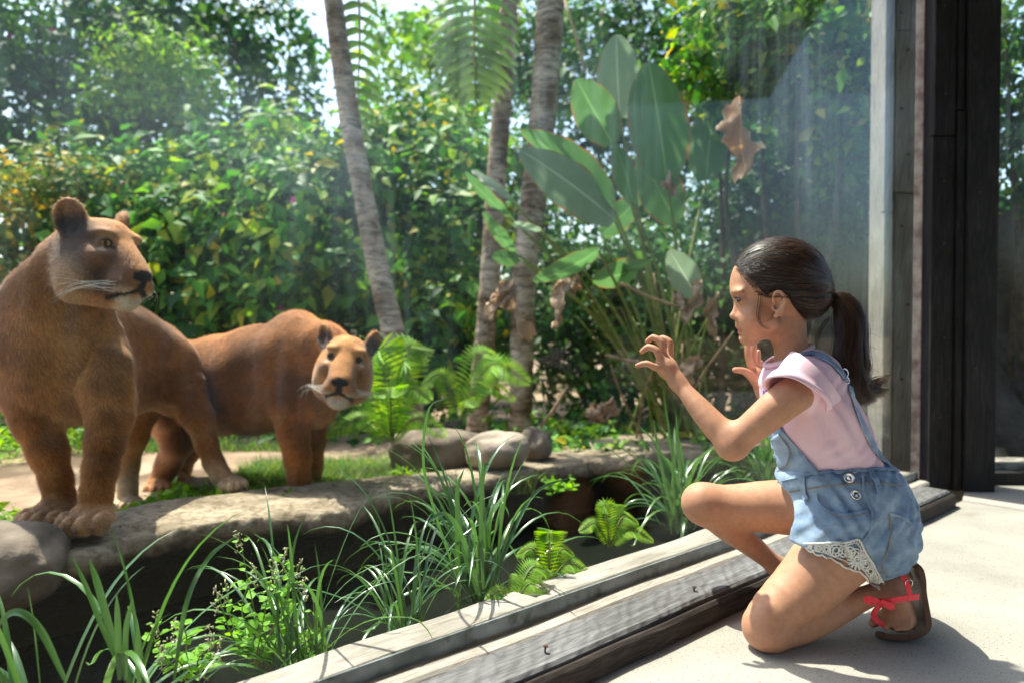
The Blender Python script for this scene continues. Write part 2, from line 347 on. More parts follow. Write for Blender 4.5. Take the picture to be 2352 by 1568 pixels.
def floor_mat():
    m, nt, b = new_mat('speckled_concrete'); N, L = nt.nodes.new, nt.links.new; tc = N('ShaderNodeTexCoord')
    n = N('ShaderNodeTexNoise'); n.inputs['Scale'].default_value = 3.5; n.inputs['Detail'].default_value = 8; L(tc.outputs['Object'], n.inputs['Vector'])
    r = N('ShaderNodeValToRGB'); e = r.color_ramp.elements; e[0].position = .3; e[0].color = (.29, .272, .238, 1); e[1].position = .7; e[1].color = (.41, .385, .34, 1); L(n.outputs[0], r.inputs[0])
    v = N('ShaderNodeTexVoronoi'); v.inputs['Scale'].default_value = 210; L(tc.outputs['Object'], v.inputs['Vector'])
    r2 = N('ShaderNodeValToRGB'); e = r2.color_ramp.elements; e[0].position = .16; e[0].color = (.42, .40, .38, 1); e[1].position = .30; e[1].color = (1, 1, 1, 1); L(v.outputs['Distance'], r2.inputs[0])
    vn = N('ShaderNodeTexVoronoi'); vn.inputs['Scale'].default_value = 75; L(tc.outputs['Object'], vn.inputs['Vector'])
    r4 = N('ShaderNodeValToRGB'); e = r4.color_ramp.elements; e[0].position = .09; e[0].color = (.20, .18, .16, 1); e[1].position = .16; e[1].color = (1, 1, 1, 1); L(vn.outputs['Distance'], r4.inputs[0])
    x1 = N('ShaderNodeMix'); x1.data_type = 'RGBA'; x1.blend_type = 'MULTIPLY'; x1.inputs[0].default_value = .8; L(r.outputs[0], x1.inputs[6]); L(r2.outputs[0], x1.inputs[7])
    x2 = N('ShaderNodeMix'); x2.data_type = 'RGBA'; x2.blend_type = 'MULTIPLY'; x2.inputs[0].default_value = .75; L(x1.outputs[2], x2.inputs[6]); L(r4.outputs[0], x2.inputs[7])
    n5 = N('ShaderNodeTexNoise'); n5.inputs['Scale'].default_value = 4; n5.inputs['Detail'].default_value = 10; n5.inputs['Distortion'].default_value = .6; L(tc.outputs['Object'], n5.inputs['Vector'])
    r5 = N('ShaderNodeValToRGB'); e = r5.color_ramp.elements; e[0].position = .66; e[0].color = (1, 1, 1, 1); e[1].position = .74; e[1].color = (.62, .52, .42, 1); L(n5.outputs[0], r5.inputs[0])
    x3 = N('ShaderNodeMix'); x3.data_type = 'RGBA'; x3.blend_type = 'MULTIPLY'; x3.inputs[0].default_value = .6; L(x2.outputs[2], x3.inputs[6]); L(r5.outputs[0], x3.inputs[7]); L(x3.outputs[2], b.inputs['Base Color'])
    b.inputs['Roughness'].default_value = .55; b.inputs['Specular IOR Level'].default_value = .35
    bp = N('ShaderNodeBump'); bp.inputs['Strength'].default_value = .25; bp.inputs['Distance'].default_value = .002; L(n5.outputs[0], bp.inputs['Height']); L(bp.outputs[0], b.inputs['Normal']); return m
M_FLOOR = floor_mat()
M_ROCK = noise_mat('ledge_stone', (.12, .095, .07), (.30, .245, .185), 5, .9, .9, 26, spec=.15, c3=(.085, .075, .05), s3=3.2, bdist=.012)
M_BOULDER = noise_mat('river_boulder', (.10, .078, .06), (.24, .19, .15), 9, .85, .6, 60, spec=.2, bdist=.005)
M_BOULDERPALE = noise_mat('pale_boulder', (.24, .19, .15), (.42, .34, .27), 7, .8, .5, 50, spec=.2, bdist=.005)
M_SOIL = noise_mat('soil_and_sand', (.13, .09, .06), (.40, .28, .19), 2.2, .95, .8, 30, spec=.1, c3=(.06, .06, .03), s3=1.4, bdist=.02, lo=.38, hi=.6)
def water_mat():
    m, nt, b = new_mat('pond_water'); N, L = nt.nodes.new, nt.links.new; b.inputs['Base Color'].default_value = (.010, .012, .009, 1); b.inputs['Roughness'].default_value = .05; b.inputs['IOR'].default_value = 1.33
    tc = N('ShaderNodeTexCoord'); n = N('ShaderNodeTexNoise'); n.inputs['Scale'].default_value = 9; n.inputs['Detail'].default_value = 3; L(tc.outputs['Object'], n.inputs['Vector'])
    bp = N('ShaderNodeBump'); bp.inputs['Strength'].default_value = .12; bp.inputs['Distance'].default_value = .02; L(n.outputs[0], bp.inputs['Height']); L(bp.outputs[0], b.inputs['Normal']); return m
M_WATER = water_mat()
def glass_mat():
    """clear pane: mirror-like at grazing angles, with a film of dust and dried water streaks, plus a painted patch of sky glare"""
    m, nt, b = new_mat('dusty_window_glass'); N, L = nt.nodes.new, nt.links.new; nt.nodes.remove(b)
    tr = N('ShaderNodeBsdfTransparent'); tr.inputs[0].default_value = (.93, .97, .96, 1); gl = N('ShaderNodeBsdfGlossy'); gl.inputs['Roughness'].default_value = .02
    lw = N('ShaderNodeLayerWeight'); lw.inputs['Blend'].default_value = .5; pw = N('ShaderNodeMath'); pw.operation = 'POWER'; L(lw.outputs['Facing'], pw.inputs[0]); pw.inputs[1].default_value = 5; fr = N('ShaderNodeMath'); fr.operation = 'MULTIPLY_ADD'; L(pw.outputs[0], fr.inputs[0]); fr.inputs[1].default_value = .75; fr.inputs[2].default_value = .006; m1 = N('ShaderNodeMixShader'); L(fr.outputs[0], m1.inputs[0]); L(tr.outputs[0], m1.inputs[1]); L(gl.outputs[0], m1.inputs[2])
    tc = N('ShaderNodeTexCoord'); sep = N('ShaderNodeSeparateXYZ'); L(tc.outputs['Object'], sep.inputs[0])
    ml = N('ShaderNodeMapping'); ml.inputs['Scale'].default_value = (1, 1, .05); L(tc.outputs['Object'], ml.inputs[0])
    st = N('ShaderNodeTexNoise'); st.inputs['Scale'].default_value = 42; st.inputs['Detail'].default_value = 5; L(ml.outputs[0], st.inputs['Vector'])
    rs = N('ShaderNodeMapRange'); rs.inputs['From Min'].default_value = .45; rs.inputs['From Max'].default_value = .8; L(st.outputs[0], rs.inputs['Value'])
    big = N('ShaderNodeTexNoise'); big.inputs['Scale'].default_value = 1.5; big.inputs['Detail'].default_value = 5; big.inputs['Distortion'].default_value = .5; L(tc.outputs['Object'], big.inputs['Vector'])
    rb = N('ShaderNodeMapRange'); rb.inputs['From Min'].default_value = .47; rb.inputs['From Max'].default_value = .72; L(big.outputs[0], rb.inputs['Value'])
    hz = N('ShaderNodeMapRange'); hz.inputs['From Min'].default_value = .45; hz.inputs['From Max'].default_value = 1.25; L(sep.outputs[2], hz.inputs['Value'])   # film grows stronger towards the top of the pane
    a1 = N('ShaderNodeMath'); a1.operation = 'MULTIPLY'; L(rs.outputs[0], a1.inputs[0]); a1.inputs[1].default_value = 1.5
    a0 = N('ShaderNodeMath'); a0.operation = 'ADD'; L(a1.outputs[0], a0.inputs[0]); a0.inputs[1].default_value = .30; ab = N('ShaderNodeMath'); ab.operation = 'ADD'; L(rb.outputs[0], ab.inputs[0]); ab.inputs[1].default_value = .03; a2 = N('ShaderNodeMath'); a2.operation = 'MULTIPLY'; L(ab.outputs[0], a2.inputs[0]); L(a0.outputs[0], a2.inputs[1])
    a3 = N('ShaderNodeMath'); a3.operation = 'MULTIPLY'; L(a2.outputs[0], a3.inputs[0]); L(hz.outputs[0], a3.inputs[1])
    a4 = N('ShaderNodeMath'); a4.operation = 'MULTIPLY'; L(a3.outputs[0], a4.inputs[0]); a4.inputs[1].default_value = .055
    sp = N('ShaderNodeTexVoronoi'); sp.inputs['Scale'].default_value = 95; L(tc.outputs['Object'], sp.inputs['Vector']); r6 = N('ShaderNodeMapRange'); r6.inputs['From Min'].default_value = .085; r6.inputs['From Max'].default_value = .05; r6.inputs['To Max'].default_value = .05; L(sp.outputs['Distance'], r6.inputs['Value'])
    sm = N('ShaderNodeTexNoise'); sm.inputs['Scale'].default_value = 23; L(tc.outputs['Object'], sm.inputs['Vector']); sr = N('ShaderNodeMapRange'); sr.inputs['From Min'].default_value = .60; sr.inputs['From Max'].default_value = .72; L(sm.outputs[0], sr.inputs['Value']); s6 = N('ShaderNodeMath'); s6.operation = 'MULTIPLY'; L(r6.outputs[0], s6.inputs[0]); L(sr.outputs[0], s6.inputs[1]); vs_ = N('ShaderNodeVectorMath'); vs_.operation = 'SUBTRACT'; L(tc.outputs['Object'], vs_.inputs[0]); vs_.inputs[1].default_value = (-.46, .985, .97); vm_ = N('ShaderNodeMapping'); vm_.vector_type = 'POINT'; vm_.inputs['Rotation'].default_value = (0, R(28), 0); vm_.inputs['Scale'].default_value = (2.6, 2.6, 6.5); L(vs_.outputs[0], vm_.inputs[0]); vl = N('ShaderNodeVectorMath'); vl.operation = 'LENGTH'; L(vm_.outputs[0], vl.inputs[0]); vr_ = N('ShaderNodeMapRange'); vr_.inputs['From Min'].default_value = 1; vr_.inputs['From Max'].default_value = 0; vr_.inputs['To Max'].default_value = .075; L(vl.outputs['Value'], vr_.inputs['Value'])
    vx = N('ShaderNodeMath'); vx.operation = 'MULTIPLY'; L(vr_.outputs[0], vx.inputs[0]); L(big.outputs[0], vx.inputs[1]); ax_ = N('ShaderNodeMath'); ax_.operation = 'ADD'; L(a4.outputs[0], ax_.inputs[0]); L(vx.outputs[0], ax_.inputs[1]); a4 = ax_  # bluish patch at upper left stands in for reflected sky glare
    a5 = N('ShaderNodeMath'); a5.operation = 'ADD'; L(a4.outputs[0], a5.inputs[0]); L(s6.outputs[0], a5.inputs[1]); a5.use_clamp = True
    df = N('ShaderNodeBsdfTranslucent'); df.inputs[0].default_value = (.62, .82, .95, 1); d2 = N('ShaderNodeBsdfDiffuse'); d2.inputs[0].default_value = (.62, .80, .92, 1); mm = N('ShaderNodeMixShader'); mm.inputs[0].default_value = .3; L(df.outputs[0], mm.inputs[1]); L(d2.outputs[0], mm.inputs[2])
    m2 = N('ShaderNodeMixShader'); L(a5.outputs[0], m2.inputs[0]); L(m1.outputs[0], m2.inputs[1]); L(mm.outputs[0], m2.inputs[2]); L(m2.outputs[0], nt.nodes['Material Output'].inputs[0]); return m
M_GLASS = glass_mat(); M_SEAL = noise_mat('sealant', (.16, .10, .09), (.40, .32, .28), 20, .8, .4, 200)
def leaf_mat(name, ramp, trans=.42, rough=.5, spec=.22):
    m, nt, b = new_mat(name); N, L = nt.nodes.new, nt.links.new; gm = N('ShaderNodeNewGeometry'); r = N('ShaderNodeValToRGB'); e = r.color_ramp.elements
    e[0].position = ramp[0][0]; e[0].color = (*ramp[0][1], 1); e[1].position = ramp[-1][0]; e[1].color = (*ramp[-1][1], 1)
    for p, c in ramp[1:-1]: x = e.new(p); x.color = (*c, 1)
    L(gm.outputs['Random Per Island'], r.inputs[0]); tc = N('ShaderNodeTexCoord'); cn = N('ShaderNodeTexNoise'); cn.inputs['Scale'].default_value = 2.2; cn.inputs['Detail'].default_value = 3; L(tc.outputs['Object'], cn.inputs['Vector']); cr = N('ShaderNodeMapRange'); cr.inputs['From Min'].default_value = .32; cr.inputs['From Max'].default_value = .68; cr.inputs['To Min'].default_value = .62; cr.inputs['To Max'].default_value = 1.5; L(cn.outputs[0], cr.inputs['Value']); h0 = N('ShaderNodeHueSaturation'); L(r.outputs[0], h0.inputs['Color']); L(cr.outputs[0], h0.inputs['Value']); r = h0
    L(r.outputs[0], b.inputs['Base Color']); b.inputs['Roughness'].default_value = rough; b.inputs['Specular IOR Level'].default_value = spec
    tr = N('ShaderNodeBsdfTranslucent'); hs = N('ShaderNodeHueSaturation'); hs.inputs['Value'].default_value = 1.5; hs.inputs['Saturation'].default_value = 1.1; hs.inputs['Hue'].default_value = .485; L(r.outputs[0], hs.inputs['Color']); L(hs.outputs[0], tr.inputs[0])
    ms = N('ShaderNodeMixShader'); ms.inputs[0].default_value = trans; L(b.outputs[0], ms.inputs[1]); L(tr.outputs[0], ms.inputs[2]); L(ms.outputs[0], nt.nodes['Material Output'].inputs[0]); return m
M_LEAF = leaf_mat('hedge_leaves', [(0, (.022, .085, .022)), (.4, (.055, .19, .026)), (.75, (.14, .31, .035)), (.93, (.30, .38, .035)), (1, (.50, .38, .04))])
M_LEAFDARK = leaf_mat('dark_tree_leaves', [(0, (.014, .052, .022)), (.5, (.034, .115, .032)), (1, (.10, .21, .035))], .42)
M_LEAFLIGHT = leaf_mat('light_tree_leaves', [(0, (.07, .20, .025)), (.5, (.13, .28, .035)), (1, (.26, .36, .05))], .5)
M_LEAFYELLOW = leaf_mat('yellowing_leaves', [(0, (.05, .11, .02)), (.5, (.12, .19, .03)), (.75, (.32, .29, .04)), (1, (.50, .30, .04))], .4)
M_WEED = leaf_mat('weed_leaves', [(0, (.10, .27, .02)), (1, (.24, .42, .035))], .5)
M_SEED = noise_mat('seed_heads', (.30, .34, .12), (.55, .50, .36), 200, .8, .2)
M_FERN = leaf_mat('fern_leaflets', [(0, (.09, .25, .022)), (1, (.26, .42, .04))], .5)
M_GRASS = leaf_mat('grass_blades', [(0, (.05, .13, .02)), (.7, (.10, .21, .03)), (1, (.28, .27, .08))], .4)
M_PETAL = leaf_mat('bougainvillea_bracts', [(0, (.55, .03, .28)), (1, (.70, .06, .34))], .4); M_REDPETAL = leaf_mat('red_flowers', [(0, (.65, .03, .025)), (1, (.75, .06, .06))], .35)
def blade_mat():
    m, nt, b = new_mat('strap_leaf'); N, L = nt.nodes.new, nt.links.new; ob = N('ShaderNodeObjectInfo'); r = N('ShaderNodeValToRGB'); e = r.color_ramp.elements
    e[0].color = (.022, .085, .030, 1); e[1].color = (.075, .17, .035, 1); L(ob.outputs['Random'], r.inputs[0]); L(r.outputs[0], b.inputs['Base Color']); b.inputs['Roughness'].default_value = .26; b.inputs['Specular IOR Level'].default_value = .75
    tr = N('ShaderNodeBsdfTranslucent'); tr.inputs[0].default_value = (.12, .30, .04, 1); ms = N('ShaderNodeMixShader'); ms.inputs[0].default_value = .25; L(b.outputs[0], ms.inputs[1]); L(tr.outputs[0], ms.inputs[2]); L(ms.outputs[0], nt.nodes['Material Output'].inputs[0]); return m
M_BLADE = blade_mat()
def bigleaf_mat(name, c1, c2, edge, trans, ew=.42):
    """broad leaf: lighter midrib and side veins, browned margin; 'leafuv' holds (across, along)"""
    m, nt, b = new_mat(name); N, L = nt.nodes.new, nt.links.new; at = N('ShaderNodeAttribute'); at.attribute_name = 'leafuv'; sp = N('ShaderNodeSeparateXYZ'); L(at.outputs['Vector'], sp.inputs[0])
    n = N('ShaderNodeTexNoise'); n.inputs['Scale'].default_value = 9; n.inputs['Detail'].default_value = 5; tc = N('ShaderNodeTexCoord'); L(tc.outputs['Object'], n.inputs['Vector'])
    mx = N('ShaderNodeMix'); mx.data_type = 'RGBA'; L(n.outputs[0], mx.inputs[0]); mx.inputs[6].default_value = (*c1, 1); mx.inputs[7].default_value = (*c2, 1)
    ab = N('ShaderNodeMath'); ab.operation = 'ABSOLUTE'; L(sp.outputs[0], ab.inputs[0])
    vm = N('ShaderNodeMath'); vm.operation = 'MULTIPLY_ADD'; L(ab.outputs[0], vm.inputs[0]); vm.inputs[1].default_value = -.35; L(sp.outputs[1], vm.inputs[2])
    vs = N('ShaderNodeMath'); vs.operation = 'MULTIPLY'; L(vm.outputs[0], vs.inputs[0]); vs.inputs[1].default_value = 150; si = N('ShaderNodeMath'); si.operation = 'SINE'; L(vs.outputs[0], si.inputs[0])
    vr = N('ShaderNodeMapRange'); vr.inputs['From Min'].default_value = -1; vr.inputs['To Min'].default_value = .82; vr.inputs['To Max'].default_value = 1.08; L(si.outputs[0], vr.inputs['Value'])
    mv = N('ShaderNodeVectorMath'); mv.operation = 'SCALE'; L(mx.outputs[2], mv.inputs[0]); L(vr.outputs[0], mv.inputs['Scale'])
    rib = N('ShaderNodeMapRange'); rib.inputs['From Min'].default_value = .05; rib.inputs['From Max'].default_value = .02; L(ab.outputs[0], rib.inputs['Value'])
    m2 = N('ShaderNodeMix'); m2.data_type = 'RGBA'; L(rib.outputs[0], m2.inputs[0]); L(mv.outputs[0], m2.inputs[6]); m2.inputs[7].default_value = (c2[0]*1.7, c2[1]*1.5, c2[2]*1.6, 1)
    nb = N('ShaderNodeMath'); nb.operation = 'MULTIPLY_ADD'; L(n.outputs[0], nb.inputs[0]); nb.inputs[1].default_value = ew; L(ab.outputs[0], nb.inputs[2])
    er = N('ShaderNodeMapRange'); er.inputs['From Min'].default_value = 1.12; er.inputs['From Max'].default_value = 1.22; L(nb.outputs[0], er.inputs['Value'])
    m3 = N('ShaderNodeMix'); m3.data_type = 'RGBA'; L(er.outputs[0], m3.inputs[0]); L(m2.outputs[2], m3.inputs[6]); m3.inputs[7].default_value = (*edge, 1)
    L(m3.outputs[2], b.inputs['Base Color']); b.inputs['Roughness'].default_value = .38; b.inputs['Specular IOR Level'].default_value = .4
    tr = N('ShaderNodeBsdfTranslucent'); L(m3.outputs[2], tr.inputs[0]); ms = N('ShaderNodeMixShader'); ms.inputs[0].default_value = trans; L(b.outputs[0], ms.inputs[1]); L(tr.outputs[0], ms.inputs[2]); L(ms.outputs[0], nt.nodes['Material Output'].inputs[0])
    bp = N('ShaderNodeBump'); bp.inputs['Strength'].default_value = .35; bp.inputs['Distance'].default_value = .004; L(si.outputs[0], bp.inputs['Height']); L(bp.outputs[0], b.inputs['Normal']); return m
M_BIGLEAF = bigleaf_mat('broad_leaf', (.08, .22, .055), (.15, .32, .095), (.42, .18, .04), .55)
M_BIGLEAFPALE = bigleaf_mat('broad_leaf_underside', (.20, .31, .18), (.32, .43, .28), (.42, .22, .07), .55)
M_BIGLEAFDRY = bigleaf_mat('dried_broad_leaf', (.42, .26, .15), (.62, .44, .30), (.34, .14, .05), .3)
M_BIGLEAFRUST = bigleaf_mat('rusty_broad_leaf', (.45, .20, .06), (.60, .36, .16), (.62, .50, .36), .35)
M_STALK = noise_mat('green_stalk', (.10, .16, .03), (.22, .26, .06), 30, .5, .2, 80)
M_STEM = noise_mat('woody_stem', (.05, .035, .022), (.12, .085, .055), 20, .85, .6, 60)
M_DRYSTEM = noise_mat('dry_stem', (.20, .13, .07), (.38, .27, .15), 20, .8, .4, 60)
def trunk_mat():
    m, nt, b = new_mat('palm_bark'); N, L = nt.nodes.new, nt.links.new; tc = N('ShaderNodeTexCoord'); mp = N('ShaderNodeMapping'); mp.inputs['Scale'].default_value = (7, 7, 26); L(tc.outputs['Object'], mp.inputs[0])
    n = N('ShaderNodeTexNoise'); n.inputs['Scale'].default_value = 1.2; n.inputs['Detail'].default_value = 9; n.inputs['Roughness'].default_value = .75; n.inputs['Distortion'].default_value = .8; L(mp.outputs[0], n.inputs['Vector'])
    r = N('ShaderNodeValToRGB'); e = r.color_ramp.elements; e[0].position = .36; e[0].color = (.075, .045, .03, 1); e[1].position = .58; e[1].color = (.60, .50, .40, 1); L(n.outputs[0], r.inputs[0]); k1 = N('ShaderNodeTexNoise'); k1.inputs['Scale'].default_value = 5; k1.inputs['Detail'].default_value = 5; L(tc.outputs['Object'], k1.inputs['Vector']); k2 = N('ShaderNodeValToRGB'); k2.color_ramp.elements[0].position = .38; k2.color_ramp.elements[0].color = (.42, .33, .24, 1); k2.color_ramp.elements[1].position = .60; k2.color_ramp.elements[1].color = (1, .97, .92, 1); L(k1.outputs[0], k2.inputs[0]); k3 = N('ShaderNodeMix'); k3.data_type = 'RGBA'; k3.blend_type = 'MULTIPLY'; k3.inputs[0].default_value = 1; L(r.outputs[0], k3.inputs[6]); L(k2.outputs[0], k3.inputs[7]); L(k3.outputs[2], b.inputs['Base Color']); b.inputs['Roughness'].default_value = .9; b.inputs['Specular IOR Level'].default_value = .15
    bp = N('ShaderNodeBump'); bp.inputs['Strength'].default_value = .8; bp.inputs['Distance'].default_value = .012; L(n.outputs[0], bp.inputs['Height']); L(bp.outputs[0], b.inputs['Normal']); return m
M_TRUNK = trunk_mat(); M_FROND = leaf_mat('palm_leaflets', [(0, (.09, .19, .05)), (1, (.20, .31, .09))], .5); M_RACHIS = noise_mat('palm_midrib', (.30, .24, .08), (.42, .34, .14), 20, .6, .2, 60)

M_LIONEYE = attr_mat('lion_eye', .12, .4)

def ledge_mat():
    """cut stone, dry on top, darkened low down by wet algae and painted-in shade"""
    m, nt, b = new_mat('ledge_stone_dark_foot'); N, L = nt.nodes.new, nt.links.new; tc = N('ShaderNodeTexCoord'); sp = N('ShaderNodeSeparateXYZ'); L(tc.outputs['Object'], sp.inputs[0])
    n = N('ShaderNodeTexNoise'); n.inputs['Scale'].default_value = 6; n.inputs['Detail'].default_value = 9; n.inputs['Roughness'].default_value = .65; L(tc.outputs['Object'], n.inputs['Vector'])
    r = N('ShaderNodeValToRGB'); e = r.color_ramp.elements; e[0].position = .33; e[0].color = (.15, .115, .075, 1); e[1].position = .66; e[1].color = (.40, .325, .235, 1); L(n.outputs[0], r.inputs[0])
    n2 = N('ShaderNodeTexNoise'); n2.inputs['Scale'].default_value = 38; n2.inputs['Detail'].default_value = 6; L(tc.outputs['Object'], n2.inputs['Vector'])
    r2 = N('ShaderNodeValToRGB'); e = r2.color_ramp.elements; e[0].position = .36; e[0].color = (.45, .43, .38, 1); e[1].position = .56; e[1].color = (1, 1, 1, 1); L(n2.outputs[0], r2.inputs[0])
    x1 = N('ShaderNodeMix'); x1.data_type = 'RGBA'; x1.blend_type = 'MULTIPLY'; x1.inputs[0].default_value = .8; L(r.outputs[0], x1.inputs[6]); L(r2.outputs[0], x1.inputs[7])
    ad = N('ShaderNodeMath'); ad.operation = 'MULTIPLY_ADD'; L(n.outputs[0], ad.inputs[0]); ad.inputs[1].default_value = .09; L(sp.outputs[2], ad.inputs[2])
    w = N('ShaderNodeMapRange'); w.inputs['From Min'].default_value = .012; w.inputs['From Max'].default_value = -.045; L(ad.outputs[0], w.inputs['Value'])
    x2 = N('ShaderNodeMix'); x2.data_type = 'RGBA'; L(w.outputs[0], x2.inputs[0]); L(x1.outputs[2], x2.inputs[6]); x2.inputs[7].default_value = (.016, .015, .009, 1); L(x2.outputs[2], b.inputs['Base Color'])  # dark wet tone that also paints in the shade under the lip
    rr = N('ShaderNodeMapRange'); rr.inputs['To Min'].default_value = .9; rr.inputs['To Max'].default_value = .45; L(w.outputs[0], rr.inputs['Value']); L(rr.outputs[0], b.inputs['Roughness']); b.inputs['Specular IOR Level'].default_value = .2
    bp = N('ShaderNodeBump'); bp.inputs['Strength'].default_value = .9; bp.inputs['Distance'].default_value = .012; L(n2.outputs[0], bp.inputs['Height']); L(bp.outputs[0], b.inputs['Normal']); return m
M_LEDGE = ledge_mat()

M_DARKROCK = noise_mat('dark_rock', (.035, .030, .025), (.12, .10, .085), 3, .9, .9, 18, spec=.15, bdist=.03)  # one dark grey-brown rock tone
# ================================================================ the place
def pts_of(px, z=0.0): return np.array([list(G(x, y, z)) for x, y in px])
NEAR = [(-420, 1420), (-150, 1335), (20, 1300), (137, 1276), (233, 1261), (292, 1240), (417, 1216), (542, 1196), (650, 1183), (792, 1168), (880, 1136), (1013, 1110), (1123, 1093), (1232, 1076), (1319, 1063), (1494, 1044), (1626, 1036), (1800, 1016), (2100, 1008)]
FAR = [(-420, 1275), (-150, 1222), (20, 1205), (110, 1190), (200, 1178), (262, 1168), (346, 1146), (542, 1125), (667, 1108), (780, 1098), (882, 1089), (1000, 1080), (1100, 1062), (1263, 1036), (1319, 1014), (1451, 992), (1626, 987), (1800, 980), (2100, 972)]
near_p, far_p = spline(pts_of(NEAR), 260), spline(pts_of(FAR), 260); near_h, far_h = spline(pts_of(NEAR), 560), spline(pts_of(FAR), 560)
# ---- ground sheet outside, dipping into the pond
def ground():
    xs = np.concatenate([[-60, -30, -14, -8], np.arange(-5.5, 6.0, .06), [8, 14, 30, 60]]); ys = np.concatenate([np.arange(-.2, 7.6, .06), [9, 12, 20, 40, 90]])
    X, Y = np.meshgrid(xs, ys, indexing='ij'); P = np.stack([X.ravel(), Y.ravel()], 1); s = P @ np.array([GN.x, GN.y])
    d = np.full(len(P), 9.); side = np.zeros(len(P))
    for i in range(0, 259, 3):
        a, b = near_p[i, :2], near_p[min(i+3, 259), :2]; e = b-a; t = np.clip(((P-a) @ e)/(e@e), 0, 1); q = P-a-t[:, None]*e; dd = np.linalg.norm(q, axis=1); m = dd < d; d[m] = dd[m]; side[m] = (e[0]*q[:, 1]-e[1]*q[:, 0])[m]
    behind = side > 0; nz = vnoise(np.c_[P, P[:, 0]*0], 3, 1)*.025+vnoise(np.c_[P, P[:, 0]*0], 11, 2)*.012
    z = np.where(behind & (d > .22), -.09+nz, -.60); bank = np.clip((s-1.30-.04*vnoise(np.c_[P, P[:, 0]*0], 4, 3))/.22, 0, 1); zb = -.035+nz*.5-.55*bank*bank*(3-2*bank)
    z = np.where(~behind, zb, z); z = np.where(s < 1.16, -.16, z)
    nx, ny = X.shape; I = np.arange(nx*ny).reshape(nx, ny); f = np.stack([I[:-1, :-1], I[1:, :-1], I[1:, 1:], I[:-1, 1:]], -1).reshape(-1, 4)
    o = link('ground', mesh_np('ground', np.c_[P, z], f), M_SOIL); tag(o, kind='structure')
ground()
tag(link('water', mesh_np('water', [(-6, .3, -.31), (5.4, .3, -.31), (5.4, 5.2, -.31), (-6, 5.2, -.31)], [(0, 1, 2, 3)], smooth=False), M_WATER), kind='structure')
# ---- stone ledge round the pond
def ledge():
    n = 560; prof = []
    for i in range(n):
        a, b = near_h[i], far_h[i]; o = a-b; o[2] = 0; w = np.linalg.norm(o); o /= w; row = []
        for t, z in ((1.10, -.30), (1.05, -.12), (1.01, -.04), (.97, -.012)): row.append(a+(b-a)*t+np.array([0, 0, z]))
        for t in np.linspace(.90, .05, 14): row.append(a+(b-a)*t+np.array([0, 0, .004*math.sin(t*3.14)]))
        for e, z in ((-.006, -.001), (.002, -.006), (.008, -.016), (.012, -.028), (.014, -.040), (.012, -.052), (.006, -.064), (-.006, -.076), (-.03, -.09), (-.07, -.105), (-.12, -.13), (-.18, -.18), (-.21, -.30), (-.22, -.5)): row.append(a+o*e+np.array([0, 0, z]))
        prof.append(row)
    V = np.array(prof); m = V.shape[1]; v = V.reshape(-1, 3); I = np.arange(n*m).reshape(n, m)
    f = np.stack([I[:-1, :-1], I[1:, :-1], I[1:, 1:], I[:-1, 1:]], -1).reshape(-1, 4)
    tp = np.zeros((n, m)); tp[:, 18:] = 1; tp = tp.ravel()[:, None]
    nz = np.stack([vnoise(v, 5, k)*.022+vnoise(v, 15, k+5)*.013+vnoise(v, 42, k+9)*.006 for k in range(3)], 1)
    v = v+nz*(tp*np.array([.8, .8, .7])+(1-tp)*np.array([.5, .5, .16]))
    crack = np.abs(vnoise(v*np.array([1, 2.2, 1]), 3.0, 21)); gap = vnoise(v, 2, 33) > -.1; v[:, 2] -= (1-tp[:, 0])*.016*np.clip(1-crack/.035, 0, 1)*gap
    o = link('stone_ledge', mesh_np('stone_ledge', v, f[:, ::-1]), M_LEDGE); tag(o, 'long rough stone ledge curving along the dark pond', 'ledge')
ledge()
def boulder(c, r, seed, label, mat, name='boulder', group=None, rough=.17, rz=0):
    bm = bmesh.new(); bmesh.ops.create_icosphere(bm, subdivisions=5, radius=1); me = bpy.data.meshes.new(name); bm.to_mesh(me); bm.free()
    v = np.array([q.co for q in me.vertices]); v = v*(1+rough*vnoise(v, 1.3, seed)+rough*.5*vnoise(v, 2.8, seed+1)+.012*vnoise(v, 9, seed+2))[:, None]
    v = np.sign(v)*np.abs(v)**.92; ca, sa = math.cos(rz), math.sin(rz); v = v*np.array(r); v = np.c_[v[:, 0]*ca-v[:, 1]*sa, v[:, 0]*sa+v[:, 1]*ca, v[:, 2]]
    me.vertices.foreach_set('co', v.astype(np.float32).ravel()); me.polygons.foreach_set('use_smooth', np.ones(len(me.polygons), bool)); me.update()
    o = link(name, me, mat); o.location = c; tag(o, label, 'boulder', group); return o
boulder(W(-25, 1300, 1.90), (.205, .16, .125), 3, 'dark rounded boulder at the left edge in front of the ledge', M_BOULDER)
boulder(W(1015, 1045, 3.36), (.27, .17, .150), 8, 'large grey-brown boulder beside the fern on the ledge', M_BOULDER, rz=.2)
boulder(W(1138, 1032, 3.22), (.150, .12, .095), 14, 'pale cream boulder in the middle of the three on the ledge', M_BOULDERPALE, rz=-.2)
boulder(W(1230, 1020, 3.42), (.085, .09, .085), 19, 'small round grey boulder rightmost of the three on the ledge', M_BOULDER)
for i, (x, y, Y, r, lb) in enumerate(((1985, 800, 4.6, (.20, .2, .17), 'grey rock topmost of the pile behind the ponytail'), (1995, 880, 4.4, (.24, .2, .10), 'flat grey rock in the middle of the pile behind the girl'), (2000, 960, 4.3, (.28, .22, .13), 'broad pale rock lowest of the pile behind the girl'))):
    boulder(W(x, y, Y), r, 31+i*3, lb, M_BOULDER, 'rock')
